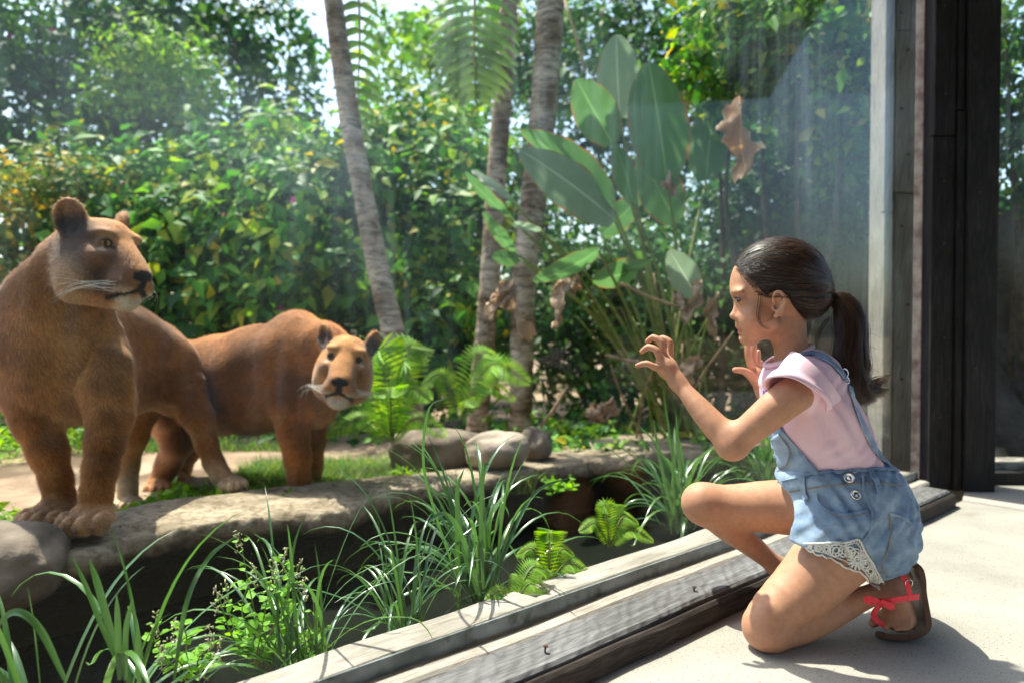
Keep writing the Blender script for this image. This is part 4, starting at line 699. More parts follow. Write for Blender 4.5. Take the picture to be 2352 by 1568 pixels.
# ---------------------------------------------------------------- ferns
def fern(c, fronds, label, scale, seed, nm='fern', mat=None):
    root = empty(nm, tuple(c)); tag(root, label, 'fern', 'ferns by the pond'); rg = np.random.default_rng(seed)
    for (dx, dy, dz) in fronds:
        e = np.array(c)+np.array([dx, dy, dz])*scale; m = np.array(c)+np.array([dx*.45, dy*.45, dz*.8+.12*math.hypot(dx, dz)/.4])*scale; P = spline([np.array(c), m, e], 34); FL = np.linalg.norm(np.diff(P, axis=0), axis=1).sum(); rib = link('frond', mesh_np('frond', *tube(P, list(np.linspace(.004, .001, 34)*max(scale, .5)), 5)), M_STALK, root); V, Fc = [], []; parts = []
        for i in range(3, 34):
            t = P[min(i+1, 33)]-P[i-1]; t /= np.linalg.norm(t); sd = cross3(t, [0, -.5, 1]); sd /= np.linalg.norm(sd); u = (i-3)/30; L_ = FL*.26*math.sin(.5+u*2.5)**.8; nn = cross3(sd, t)
            for s in (-1, 1):
                d = sd*s+t*.35; d /= np.linalg.norm(d); q = P[i]; w = FL/36; dr = np.array([0, 0, -.12*L_]); parts.append(([Vector(x) for x in (q, q+d*L_*.5+t*w*.6+dr*.3, q+d*L_+dr, q+d*L_*.45-t*w*.6+dr*.3)], [(0, 1, 2, 3)]))
        o = link('leaflets', mesh_np('leaflets', *join(parts), smooth=False), mat or M_FERN, rib); o['kind'] = 'stuff'
    return root
fern(W(900, 1015, 3.1), [(-.12, -.1, .42), (.10, 0, .36), (.20, -.05, .22), (-.22, -.08, .2), (.02, -.2, .25), (-.30, -.1, .05), (.28, -.1, .05), (-.06, .05, .42), (.16, .1, .42), (-.10, -.25, .1)], 'bright fern beside the rear lioness and the big boulder', .9, 1)
fern(W(1055, 965, 3.75), [(.38, -.1, .22), (.30, 0, .12), (-.2, 0, .2), (.1, -.2, .1), (.25, .1, .3)], 'light green fern arching right behind the ledge boulders', 1.0, 2)
fern(W(1260, 1340, 1.62), [(.10, .05, .10), (-.05, -.1, .03), (.16, 0, .04), (-.12, .05, .10), (.03, .12, .16), (.0, -.05, .18)], 'small lime fern on the bank behind the middle of the sill', .62, 3)
fern(W(1400, 1255, 1.95), [(.14, .05, .10), (-.14, -.02, .08), (.05, .1, .16), (-.04, 0, .17), (.2, 0, .03)], 'small lime fern on the bank left of the girl\'s raised knee', .62, 4)
fern(W(1180, 1395, 1.48), [(-.10, -.05, .05), (.12, 0, .06), (.04, .1, .08), (.0, -.08, .02), (.14, .08, .10)], 'small lime fern at the foot of the biggest grass tuft', .6, 5)
# ---------------------------------------------------------------- strap-leaved grass tufts
TG = 'strap-leaved grass tufts along the window'
def blade_mesh(P, w, nn0):
    v, f = [], []; m = len(P)
    for i in range(m):
        t = P[min(i+1, m-1)]-P[max(i-1, 0)]; t /= np.linalg.norm(t); sd = cross3(t, nn0); sd /= np.linalg.norm(sd)+1e-9; n_ = cross3(sd, t); u = i/(m-1); ww = w*.5*min(1, .55+u*2)*(1-max(0, (u-.55)/.45)**2.2*.96); v += [P[i]+sd*ww+n_*ww*.35, P[i], P[i]-sd*ww+n_*ww*.35]
    for i in range(m-1): f += [(3*i, 3*i+1, 3*i+4, 3*i+3), (3*i+1, 3*i+2, 3*i+5, 3*i+4)]
    return mesh_np('blade', v, f)
def tuft(c, n, L0, L1, label, seed, wide=.008, bias=(0, 0), extra=(), spread=1.0):
    root = empty('grass_tuft', tuple(c)); tag(root, label, 'grass tuft', TG); rg = np.random.default_rng(seed); c = np.array(c)
    for i in range(n):
        a = rg.random()*6.283; el = .35+.75*rg.random()**.8; L_ = L0+(L1-L0)*rg.random(); h = np.array([math.cos(a)+bias[0], math.sin(a)+bias[1], 0]); h /= np.linalg.norm(h); p = c+np.array([rg.normal(0, .022), rg.normal(0, .022), 0]); d = h*math.cos(el*1.35)*spread+np.array([0, 0, math.sin(el*1.35)+.2]); d /= np.linalg.norm(d); P = [p]; g_ = (.10+.16*rg.random())*(1.5-el*.7); tw = rg.normal(0, .05, 3); m = 13
        for j in range(m-1): d = d+np.array([0, 0, -g_])*(.2+1.7*j/m)+tw*.25; d /= np.linalg.norm(d); P.append(P[-1]+d*L_/(m-1))
        P = np.array(P); P[:, 2] = np.maximum(P[:, 2], -.02)
        s_ = P @ np.array(GN); P += np.maximum(1.066-s_, 0)[:, None]*np.array(GN)       # blades lean on the glass, not through it
        link('blade', blade_mesh(P, wide*(.7+.6*rg.random()), np.array([-h[0]*.4, -h[1]*.4, 1])), M_BLADE, root)
    for pts, w in extra: link('blade', blade_mesh(spline([np.array(W(x, y, Y)) for x, y, Y in pts], 18), w, np.array([.2, -.9, .5])), M_BLADE, root)
    return root
tuft(G(1105, 1385, -.02), 72, .26, .52, 'largest grass tuft in the middle behind the sill', 11, .0095, (-.55, .05), extra=[([(1050, 1330, 1.6), (1000, 1180, 1.5), (972, 1060, 1.45), (985, 940, 1.4), (1028, 912, 1.38)], .006), ([(1100, 1350, 1.5), (1060, 1230, 1.45), (1020, 1180, 1.4), (975, 1205, 1.35)], .011), ([(1110, 1350, 1.5), (1105, 1200, 1.5), (1110, 1080, 1.5), (1125, 1065, 1.5)], .010), ([(1095, 1360, 1.5), (1062, 1250, 1.5), (1050, 1130, 1.5), (1066, 1075, 1.5)], .010), ([(1125, 1360, 1.55), (1170, 1240, 1.6), (1230, 1130, 1.7), (1310, 1095, 1.75)], .009)])
tuft(G(1560, 1215, -.02), 58, .22, .46, 'dense grass tuft just left of the girl\'s raised knee', 12, .0105, (-.45, 0), extra=[([(1550, 1180, 2.1), (1545, 1060, 2.1), (1535, 980, 2.1), (1522, 890, 2.1)], .008), ([(1570, 1180, 2.1), (1560, 1060, 2.1), (1552, 940, 2.1)], .012), ([(1545, 1180, 2.1), (1520, 1080, 2.1), (1500, 960, 2.1)], .012)])
tuft(G(1770, 1130, -.02), 34, .20, .40, 'grass tuft behind the girl\'s thigh below her elbow', 13, .011, (-.2, 0))
tuft(G(320, 1640, -.03), 15, .22, .46, 'open grass tuft at the bottom left beside the pond', 14, .012, (.1, .2), extra=[([(310, 1600, 1.15), (240, 1450, 1.15), (200, 1350, 1.15), (165, 1275, 1.15)], .008), ([(290, 1560, 1.15), (250, 1430, 1.15), (225, 1340, 1.15), (205, 1283, 1.15)], .012), ([(275, 1560, 1.1), (272, 1450, 1.1), (268, 1363, 1.1)], .010), ([(290, 1560, 1.1), (290, 1450, 1.1), (306, 1370, 1.1)], .009), ([(320, 1568, 1.1), (318, 1500, 1.1), (316, 1428, 1.1)], .009), ([(400, 1560, 1.15), (430, 1380, 1.15), (480, 1280, 1.2), (545, 1228, 1.2)], .008), ([(150, 1560, 1.0), (90, 1440, 1.0), (30, 1405, 1.0), (-30, 1470, 1.0)], .010)])
tuft(G(700, 1560, -.03), 36, .22, .44, 'thin grass tuft in front of the weeds at the bottom', 15, .006, (-.3, .1))
tuft(G(60, 1720, -.03), 16, .22, .40, 'dark grass tuft cut by the bottom left corner', 16, .012, (.2, .3))
tuft(G(930, 1455, -.02), 38, .20, .42, 'fine grass tuft between the weeds and the largest tuft', 17, .006, (-.4, .1))
# ---------------------------------------------------------------- leafy weeds
def weed(c, stems, label, seed, leaf=.022, mat=None, tips=True):
    root = empty('weed', tuple(c)); tag(root, label, 'weed', 'leafy weeds on the pond bank'); rg = np.random.default_rng(seed)
    for k, e in enumerate(stems):
        c0 = np.array(c)+np.array([rg.normal(0, .015), rg.normal(0, .015), 0]); e = np.array(e); m = (c0+e)/2+rg.normal(0, .018, 3); P = spline([c0, m, e], 26); st = link('stem', mesh_np('stem', *tube(P, list(np.linspace(.0018, .0007, 26)), 5)), M_STALK, root)
        for i in range(3, 24, 2):
            for s in (-1, 1):
                if rg.random() < .25: continue
                d = rg.normal(0, 1, 3); d[2] = abs(d[2])*.35; d[0] = abs(d[0])*s; d /= np.linalg.norm(d); L_ = leaf*(1.2-.8*i/24)*(.7+.6*rg.random()); q = P[i]; pe = q+d*L_*.45; up = np.array([rg.normal(0, .35), -.3, 1.]); sd = cross3(d, up); sd /= np.linalg.norm(sd); n_ = cross3(sd, d); w = L_*.38
                v = [q, pe, pe+d*L_*.32+sd*w+n_*w*.25, pe+d*L_*.35, pe+d*L_*.32-sd*w+n_*w*.25, pe+d*L_*.75+sd*w*.62+n_*w*.1, pe+d*L_*.75, pe+d*L_*.75-sd*w*.62+n_*w*.1, pe+d*L_*1.1-n_*w*.3]
                link('leaf', mesh_np('leaf', v, [(1, 2, 3), (1, 3, 4), (2, 5, 6, 3), (3, 6, 7, 4), (5, 8, 6), (6, 8, 7)]), mat or M_WEED, st)
        if tips:
            pp = [ (lambda q: tube([q, q+rg.normal(0, .003, 3)+np.array([0, 0, .003])], [.0013, .0009], 5))(P[-1]+np.array([rg.normal(0, .004), rg.normal(0, .004), -.045*t_+.004])) for t_ in np.linspace(0, 1, 22)]
            o = link('seed_head', mesh_np('seed_head', *join(pp)), M_SEED, st); o['kind'] = 'stuff'
def Wt(*a): return [W(x, y, Y) for x, y, Y in a]
weed(G(600, 1525, -.03), Wt((548, 1222, 1.32), (585, 1300, 1.3), (655, 1262, 1.32), (700, 1330, 1.3), (520, 1340, 1.3), (630, 1290, 1.28), (690, 1290, 1.36), (500, 1360, 1.25)), 'tall leafy weed with tiny white flower heads at the pond edge', 1, .027)
weed(G(430, 1560, -.03), Wt((360, 1410, 1.2), (400, 1430, 1.2), (480, 1440, 1.2), (370, 1480, 1.15), (500, 1470, 1.2)), 'low leafy weed with green spikes near the bottom left', 2, .026)
weed(G(690, 1500, -.03), Wt((720, 1370, 1.3), (640, 1430, 1.28), (760, 1440, 1.32), (690, 1410, 1.3)), 'low dull weed among thin grass at the bottom', 3, .022, tips=False)
weed(W(1275, 1120, 2.75), Wt((1300, 1085, 2.75), (1245, 1100, 2.75), (1320, 1110, 2.72), (1265, 1140, 2.7)), 'small leafy weed sprouting from the far face of the ledge', 4, .034, tips=False)
# ---------------------------------------------------------------- ground cover and lawn behind the ledge
def cover(name, label, regions, n, size, mat, seed, cat):
    rg = np.random.default_rng(seed); Ps = []
    for (x0, x1, y0, y1, hmax, wgt) in regions:
        k = int(n*wgt); X = x0+(x1-x0)*rg.random(k); Y = y0+(y1-y0)*rg.random(k); m = vnoise(np.c_[X, Y, X*0], 2.6, seed) > -.35; Ps.append(np.c_[X[m], Y[m], -.10+hmax*rg.random(m.sum())])
    P = np.concatenate(Ps); V, F = leaf_cloud(P, np.tile([0, -.2, 1.], (len(P), 1)), size, seed); o = link(name, mesh_np(name, V, F, smooth=False), mat); tag(o, label, cat, kind='stuff')
cover('ground_cover', 'low leafy ground cover behind the ledge', [(-2.1, -1.45, 2.35, 2.6, .08, .16), (-1.5, -.75, 2.62, 3.0, .08, .36), (-.6, .05, 3.05, 3.5, .10, .22), (-3.2, -2.5, 3.2, 4.4, .22, .25)], 6500, .045, M_FERN, 5, 'ground cover')
cover('undergrowth', 'tangled low plants at the foot of the hedges', [(-4, 3, 4.2, 5.2, .22, .6), (.2, 2.0, 3.6, 4.6, .16, .5)], 6500, .07, M_LEAF, 6, 'undergrowth')
def lawn(regions, n, seed):
    rg = np.random.default_rng(seed); Ps = []
    for (x0, x1, y0, y1, wgt) in regions: k = int(n*wgt); Ps.append(np.c_[x0+(x1-x0)*rg.random(k), y0+(y1-y0)*rg.random(k)])
    P = np.concatenate(Ps); keep = vnoise(np.c_[P, P[:, 0]*0], 2.2, 4) > -.15; P = P[keep]; k = len(P); a = rg.random(k)*6.283; L_ = .04+.08*rg.random(k); d = np.c_[np.cos(a)*.5, np.sin(a)*.5, np.ones(k)]; b = np.c_[P, np.full(k, -.10)]; sd = np.c_[-np.sin(a), np.cos(a), np.zeros(k)]*.0035
    V = np.stack([b-sd, b+sd, b+d*L_[:, None]*.6+sd*.7, b+d*L_[:, None]*.6-sd*.7, b+d*L_[:, None]+np.c_[np.cos(a), np.sin(a), -.3*np.ones(k)]*L_[:, None]*.3], 1).reshape(-1, 3); o = np.arange(k)[:, None]*5; F = np.concatenate([o+np.array([[0, 1, 2]]), o+np.array([[0, 2, 3]]), o+np.array([[3, 2, 4]])])
    tag(link('grass', mesh_np('grass', V, F, smooth=False), M_GRASS), 'patchy grass behind the pond ledge', 'grass', kind='stuff')
lawn([(-1.35, -.4, 2.85, 3.6, .45), (-.4, .1, 3.1, 3.8, .2), (-2.6, -1.2, 4.0, 4.6, .10), (.3, 1.9, 3.55, 4.6, .5)], 22000, 9)
# ================================================================ the girl
def g(u, v, d=0.0): return np.array(W(1421+.375*u, 490+.375*v, 1.5+d))
def gr(r, d=0.0): return r*.375*(1.5+d)/FPX
girl = empty('person', (0.62, 1.47, 0))
tag(girl, 'girl in pink shirt and denim shortalls kneeling at the glass with hands raised', 'person')
def build_girl():
    def C(F, pts, k=.015, op='add'):            # pts: (u, v, d, r)
        P_ = spline([list(g(*p[:3]))+[gr(p[3], p[2])] for p in pts], max(len(pts), 2*len(pts)-1)) if len(pts) > 2 else np.array([list(g(*p[:3]))+[gr(p[3], p[2])] for p in pts])
        F.chain([p[:3] for p in P_], [max(p[3], .001) for p in P_], k, op)
    def E(F, u, v, d, ru, rv, lat, rot=0, k=.015, op='add', yaw=0):
        c, s = math.cos(R(rot)), math.sin(R(rot)); cy, sy = math.cos(R(yaw)), math.sin(R(yaw))
        M = np.array([[c*cy, c*sy, -s], [-sy, cy, 0], [s*cy, s*sy, c]]); F.ell(g(u, v, d), (gr(ru, d), lat, gr(rv, d)), M, k, op)
    lo, hi = g(40, 2700, 0)-np.array([.02, .16, .0]), np.array([.90, 1.80, .90]); lo[1] = 1.30; lo[2] = -.005
    # ---------------- body, one continuous skin
    B = Field(lo, hi, .0026)
    HD = .03                                     # depth of the head's middle
    E(B, 972, 398, HD, 268, 238, .074, k=.0)
    E(B, 842, 455, HD, 148, 160, .058, k=.018)
    E(B, 846, 610, HD, 124, 158, .053, k=.014)
    for s in (-1, 1):
        C(B, [(800, 750, HD+s*.006, 46), (940, 676, HD+s*.047, 44)], .02)
        E(B, 818, 645, HD+s*.032, 66, 90, .029, k=.022)
        E(B, 730, 482, HD+s*.026, 24, 18, .020, k=.016)      # soft brow
        E(B, 729, 641, HD+s*.0105, 19, 15, .0065, k=.006)    # nostril wing
    E(B, 795, 764, HD, 45, 40, .022, k=.012)
    C(B, [(733, 525, HD, 17), (722, 580, HD, 18), (706, 624, HD, 22)], .008)
    E(B, 703, 630, HD, 21, 18, .0090, k=.005)
    E(B, 748, 682, HD, 28, 28, .021, k=.008)                 # muzzle under the nose
    E(B, 741, 697, HD, 20, 12, .017, k=.003); E(B, 748, 728, HD, 17, 14, .0155, k=.003)
    C(B, [(722, 712, HD, 4), (752, 714, HD-.017, 3)], .003, 'sub'); C(B, [(722, 712, HD, 4), (752, 714, HD+.017, 3)], .003, 'sub')
    E(B, 748, 750, HD, 6, 7, .012, k=.006, op='sub')
    for s in (-1, 1):
        E(B, 716, 528, HD+s*.033, 22, 24, .014, k=.012, op='sub')
        E(B, 757, 530, HD+s*.029, 39, 34, .0125, k=.006)
        E(B, 727, 533, HD+s*.040, 16, 12, .012, k=.003, op='sub')
        e = HD+s*.071                                        # ear
        E(B, 980, 555, e, 40, 82, .009, rot=-14, k=.006, yaw=s*-18)
        E(B, 974, 562, e+s*.011, 27, 60, .009, rot=-14, k=.005, op='sub')
        rim = [(950, 540, e+s*.006, 8), (950, 500, e+s*.010, 10), (978, 477, e+s*.014, 11), (1008, 496, e+s*.017, 12), (1018, 540, e+s*.016, 12), (1003, 590, e+s*.012, 12), (968, 626, e+s*.008, 14), (951, 630, e+s*.004, 9)]
        C(B, rim, .005)
        C(B, [(990, 520, e+s*.010, 6), (995, 560, e+s*.009, 6), (970, 600, e+s*.007, 7)], .005)
        C(B, [(943, 575, e+s*.004, 9), (948, 590, e+s*.006, 9)], .005)
    C(B, [(1030, 620, .03, 112), (1045, 760, .02, 100), (1075, 900, .02, 108)], .03)
    E(B, 1120, 980, .02, 120, 90, .07, k=.04)
    # torso (hidden under the clothes)
    E(B, 1140, 1170, .02, 205, 270, .095, rot=-20, k=.03); E(B, 1280, 1480, .01, 240, 260, .085, k=.04); E(B, 1400, 1790, .01, 300, 260, .10, k=.04)
    # near arm
    C(B, [(1165, 1055, -.072, 106), (1040, 1130, -.105, 114), (860, 1275, -.10, 99), (712, 1398, -.085, 82)], .03)
    C(B, [(700, 1400, -.083, 84), (590, 1300, -.06, 82), (480, 1175, -.03, 66), (405, 1085, -.005, 50), (365, 1040, .008, 47)], .025)
    E(B, 680, 1448, -.085, 50, 40, .022, k=.03)
    # near hand: back of the hand towards us, little finger lowest
    C(B, [(370, 1040, .008, 44), (300, 950, .018, 46), (275, 925, .022, 40)], .015)
    C(B, [(350, 1020, .020, 40), (310, 925, .045, 38)], .015)
    E(B, 295, 945, .030, 58, 62, .022, rot=40, k=.015)
    for p in ([(268, 950, .012, 27), (215, 938, .008, 22), (170, 917, .012, 20), (112, 932, .020, 16)],
              [(262, 905, .024, 27), (243, 860, .018, 24), (225, 833, .020, 22), (180, 818, .030, 21), (142, 846, .038, 17)],
              [(282, 885, .038, 26), (268, 838, .034, 24), (258, 790, .036, 23), (212, 760, .046, 21), (175, 785, .055, 17)],
              [(312, 875, .052, 25), (316, 830, .053, 23), (312, 788, .056, 22), (268, 764, .068, 20), (240, 778, .078, 16)],
              [(318, 955, .058, 28), (296, 915, .078, 24), (270, 880, .088, 18)]): C(B, p, .007)
    # far arm and hand: palm to the glass, thumb towards us
    C(B, [(1120, 1060, .135, 105), (1010, 1290, .17, 85), (890, 1085, .19, 48)], .03)
    C(B, [(890, 1085, .19, 46), (850, 1000, .19, 44)], .015)
    E(B, 845, 985, .195, 50, 60, .026, rot=-20, k=.015)
    for p in ([(850, 1030, .175, 34), (800, 985, .165, 28), (762, 962, .160, 22), (712, 958, .158, 18)],
              [(808, 930, .180, 24), (793, 870, .178, 21), (790, 815, .180, 20), (787, 775, .186, 17)],
              [(832, 915, .195, 24), (826, 860, .195, 21), (828, 805, .198, 20), (832, 770, .205, 16)],
              [(852, 925, .212, 22), (852, 880, .214, 19), (856, 845, .216, 15)],
              [(866, 950, .226, 20), (872, 910, .230, 15)]): C(B, p, .006)
    # far leg, foot flat on the floor
    C(B, [(1290, 1820, .07, 170), (1000, 1795, .085, 165), (760, 1795, .095, 142), (520, 1782, .10, 112)], .03)
    E(B, 512, 1765, .10, 112, 108, .045, k=.03)
    C(B, [(535, 1800, .10, 92), (640, 1905, .11, 82), (800, 2020, .125, 72), (970, 2160, .14, 52)], .02)
    t0 = np.array([.605, 1.640, .016]); hl = np.array([.745, 1.60, .03]); B.cap(g(970, 2160, .14), hl, .022, .026, .02); B.cap(hl, t0, .026, .016, .02)
    for i in range(5):
        q = t0+np.array([-.006+i*.004, -.028+i*.014, -.004]); B.cap(q, q+np.array([-.028+.004*i, .004, -.003]), .009-.0006*i, .0075-.0006*i, .004)
    # near leg, knee on the floor
    C(B, [(1480, 1960, -.045, 225), (1330, 2080, -.06, 215), (1130, 2290, -.075, 182), (960, 2430, -.095, 143), (888, 2512, -.104, 124)], .03)
    E(B, 908, 2572, -.106, 112, 92, .041, k=.03)
    C(B, [(950, 2590, -.10, 84), (1110, 2540, -.085, 92), (1300, 2445, -.065, 92), (1480, 2360, -.05, 70), (1620, 2310, -.045, 58)], .02)
    # near foot: toes bent on the sandal, heel up
    C(B, [(1630, 2310, -.045, 66), (1745, 2225, -.04, 52)], .02)
    C(B, [(1670, 2320, -.048, 80), (1715, 2420, -.048, 86), (1715, 2480, -.048, 78)], .02)
    E(B, 1715, 2470, -.045, 96, 54, .034, k=.015)
    for p in ([(1640, 2455, -.022, 36), (1600, 2478, -.028, 34), (1556, 2508, -.040, 27)],
              [(1668, 2470, -.044, 30), (1652, 2502, -.060, 27), (1636, 2532, -.072, 21)],
              [(1708, 2478, -.054, 27), (1704, 2514, -.072, 24), (1703, 2542, -.082, 19)],
              [(1738, 2476, -.062, 25), (1744, 2514, -.077, 22), (1750, 2542, -.085, 17)],
              [(1772, 2466, -.070, 24), (1777, 2504, -.080, 21), (1779, 2532, -.087, 17)]): C(B, p, .008)
    v, f = B.surf(4)
    # skin colours: warmer knuckles and knees, lips, brows, lashes
    def near(u, w, d, r, soft=1.6):
        c = g(u, w, d); dd = np.linalg.norm(v-c, axis=1)/gr(r, d); return np.clip((soft-dd)/(soft-1), 0, 1)[:, None]
    sk = np.array([.52, .265, .160]); col = np.tile(sk, (len(v), 1))
    col *= (1+.05*vnoise(v, 60, 1)+.04*vnoise(v, 18, 2))[:, None]
    def tint(m, c): nonlocal col; col = col*(1-m)+np.array(c)*m
    for a in ((500, 1780, .06, 80), (880, 2560, -.14, 90), (690, 1450, -.12, 60)): tint(.35*near(*a, soft=2), (.42, .19, .11))
    tint(.4*near(806, 650, HD-.055, 50, 2.2), (.54, .24, .15))
    for s in (-1, 1):
        for i in range(6): tint(.8*near(735+3*i, 699-.5*i, HD+s*.003*i, 9, 1.5), (.44, .15, .12)); tint(.8*near(739+2.5*i, 727-2*i, HD+s*.003*i, 10, 1.5), (.48, .17, .14))
        for i in range(9):
            t = i/8; tint(.85*near(701+t*68, 483-10*math.sin(t*2.4)+8*t*t, HD+s*(.014+.034*t), 7.5-3*t, 1.6), (.06, .03, .02))
        tint(.45*near(757, 506, HD+s*.045, 24, 1.5), (.34, .17, .10))
    body = link('body', mesh_np('girl_body', v, f, cols=col), M_SKIN, girl)
    bv = BVHTree.FromPolygons([Vector(p) for p in v], [tuple(q) for q in f.tolist()])
    # ---------------- eyes
    for s in (-1, 1):
        c = Vector(g(755, 530, HD+s*.0290)); bm = bmesh.new(); bmesh.ops.create_uvsphere(bm, u_segments=24, v_segments=16, radius=.0118)
        me = bpy.data.meshes.new('eye'); bm.to_mesh(me); bm.free(); vv = np.array([q.co for q in me.vertices])
        look = np.array([-1, s*.42, -.04]); look /= np.linalg.norm(look); dt = (vv/.0118) @ look
        cc = np.where((dt > .90)[:, None], [.004, .003, .003], np.where((dt > .74)[:, None], [.05, .022, .010], [.72, .68, .64]))
        a = me.color_attributes.new('col', 'FLOAT_COLOR', 'POINT'); a.data.foreach_set('color', np.hstack([cc, np.ones((len(cc), 1))]).astype(np.float32).ravel())
        me.polygons.foreach_set('use_smooth', np.ones(len(me.polygons), bool)); me.transform(Matrix.Translation(c)); link('eye', me, M_EYE, girl)
        # lashes
        parts = []
        for i in range(14):
            t = i/13; p = Vector(g(720+30*t, 522-5*math.sin(t*3)+5*t, HD+s*(.026+.018*t)))
            parts.append(tube([p, p+Vector((-.004, s*.0005, .001)), p+Vector((-.0065+.003*t, s*.002, .004))], [.0006, .0004, .0001], 4, False))
        link('eyelashes', mesh_np('eyelashes', *join(parts)), M_HAIRDARK, girl)
    # ---------------- shirt
    T = Field(lo, hi, .0032)
    E(T, 1140, 1180, .02, 232, 300, .112, rot=-22, k=0); E(T, 1120, 1010, .02, 190, 120, .108, rot=-25, k=.03)
    E(T, 1270, 1450, .01, 275, 290, .104, rot=-10, k=.04); E(T, 1390, 1640, .01, 300, 200, .11, k=.03)
    E(T, 1290, 1250, 0, 120, 260, .09, rot=-25, k=.05)
    C(T, [(1175, 1045, -.06, 128), (1130, 1075, -.085, 122)], .02)
    E(T, 1095, 985, .02, 212, 140, .100, rot=-24, k=.02)
    C(T, [(1120, 1050, .12, 120), (1060, 1160, .15, 118)], .025)
    C(T, [(1030, 1150, -.100, 119), (800, 1320, -.10, 115)], .004, 'sub')
    gx, gy, gz = T.grid()
    wr = .0017*np.sin(gz*95+gx*60+6*np.sin(gy*31+gx*20))*np.clip((gy-1.30)*8, .4, 1)+.0010*np.sin(gx*150-gz*70+4*np.sin(gz*40))
    T.F += wr.astype(np.float32)
    C(T, [(1035, 740, .03, 112), (1055, 900, .02, 116)], .004, 'sub')              # neck hole
    T0 = T.F.copy()
    T.plane(g(1390, 1740, 0), (0, 0, -1))
    tv, tf = T.surf(2)
    shirt = link('shirt', mesh_np('shirt', tv, tf), M_SHIRT, girl)
    # ---------------- denim shorts
    D = Field(lo, hi, .0032)
    E(D, 1352, 1640, .005, 372, 200, .121, rot=6, k=0); E(D, 1400, 1810, .005, 392, 250, .132, rot=4, k=.04)
    E(D, 1545, 1985, -.045, 262, 245, .095, k=.03); E(D, 1560, 1980, .06, 240, 220, .08, k=.03)
    C(D, [(1360, 1890, -.05, 250), (1230, 2010, -.06, 232)], .03)
    C(D, [(1330, 1830, .06, 190), (1110, 1800, .08, 186)], .03)
    gx, gy, gz = D.grid()
    D.F += (.0022*np.sin(gz*120+gx*50+5*np.sin(gx*37))*(gz < .36)+.0016*np.sin(gx*190-gz*90+3*np.sin(gz*61))).astype(np.float32)
    D.plane(g(1352, 1582, -.115), np.array([-.03, 0, 1.0]))
    # leg hems: the near hem runs from the lap down and back, the far one across the thigh
    a, b, c = g(1135, 2050, -.06), g(1640, 2305, -.06), g(1400, 2172, -.20)
    m1 = cross3(b-a, c-a); m1 = m1 if m1[2] < 0 else -m1
    D.plane(a, m1)
    cut = Field(lo, hi, .0032)
    C(D, [(1270, 2110, -.065, 222), (1000, 2380, -.09, 190)], .004, 'sub')
    C(D, [(1010, 1800, .085, 182), (700, 1795, .095, 170)], .004, 'sub')
    E(D, 860, 1830, .08, 195, 260, .16, k=.006, op='sub')
    dv, df = D.surf(2)
    keep = bpy.data.objects
    shorts = link('shorts', mesh_np('shorts', dv, df), M_DENIM, girl)
    def bvh(v_, f_): return BVHTree.FromPolygons([Vector(p) for p in v_], [tuple(q) for q in f_.tolist()])
    tb, db = bvh(tv, tf), bvh(dv, df); cl = Vector((0, 0, CAM_H))
    def hit(u, w, trees=(tb, db), off=.002):
        d = ray(1421+.375*u, 490+.375*w).normalized(); best = None
        for t in trees:
            h = t.ray_cast(cl, d)
            if h[0] is not None and (best is None or h[3] < best[2]): best = (h[0], h[1], h[3])
        if best is None: return None
        n = best[1] if best[1].dot(d) < 0 else -best[1]
        return best[0]+n*off, n
    def band(path, w, trees=(tb, db), off=.003, th=.0022, n=40, name='strap', mat=None, par=None, side=None):
        P = spline([(a_, b_, 0) for a_, b_ in path], n); Lp, Rp, Nn = [], [], []; last = None; rows = []
        for q in P:
            h = hit(q[0], q[1], trees, off)
            if h is not None: rows.append(h)
        for i, (p, nn) in enumerate(rows):
            t = (rows[min(i+1, len(rows)-1)][0]-rows[max(i-1, 0)][0]).normalized(); sd = t.cross(nn).normalized()
            Lp.append(p+sd*w/2); Rp.append(p-sd*w/2); Nn.append(nn)
        if len(Lp) < 2: return None
        vs, fs = [], []
        for i in range(len(Lp)): vs += [Lp[i], Rp[i], Rp[i]+Nn[i]*th, Lp[i]+Nn[i]*th]
        for i in range(len(Lp)-1):
            for k in range(4): fs.append((4*i+k, 4*i+(k+1) % 4, 4*i+4+(k+1) % 4, 4*i+4+k))
        fs += [(0, 1, 2, 3), tuple(4*(len(Lp)-1)+j for j in (3, 2, 1, 0))]
        return link(name, mesh_np(name, vs, fs, smooth=False), mat or M_DENIM, par or shorts)
    def patch(outline_u, name, mat, par, off=.003, trees=(tb, db), nu=24, nv=14):   # outline_u: top path and bottom path
        A, Bp = [spline([(a_, b_, 0) for a_, b_ in p], nu) for p in outline_u]; vs, fs, ok = [], [], []
        for j in range(nv):
            for i in range(nu):
                q = A[i]+(Bp[i]-A[i])*j/(nv-1); h = hit(q[0], q[1], trees, off); ok.append(h is not None); vs.append(h[0] if h else Vector((0, 0, 0)))
        for j in range(nv-1):
            for i in range(nu-1):
                q = (j*nu+i, j*nu+i+1, (j+1)*nu+i+1, (j+1)*nu+i)
                if all(ok[k] for k in q) and max((vs[q[0]]-vs[q[2]]).length, (vs[q[1]]-vs[q[3]]).length) < .04: fs.append(q)
        left, best = set(range(len(fs))), []
        while left:                                # keep the one connected piece
            seed_ = left.pop(); grp, vsn = [seed_], set(fs[seed_]); grew = True
            while grew:
                new = [i for i in left if vsn & set(fs[i])]; grew = bool(new)
                for i in new: left.discard(i); grp.append(i); vsn |= set(fs[i])
            if len(grp) > len(best): best = grp
        fs = [fs[i] for i in best]; us = sorted({i for q in fs for i in q}); mp_ = {a: b for b, a in enumerate(us)}; vs = [vs[i] for i in us]; fs = [tuple(mp_[i] for i in q) for q in fs]
        o = link(name, mesh_np(name, vs, fs), mat, par)
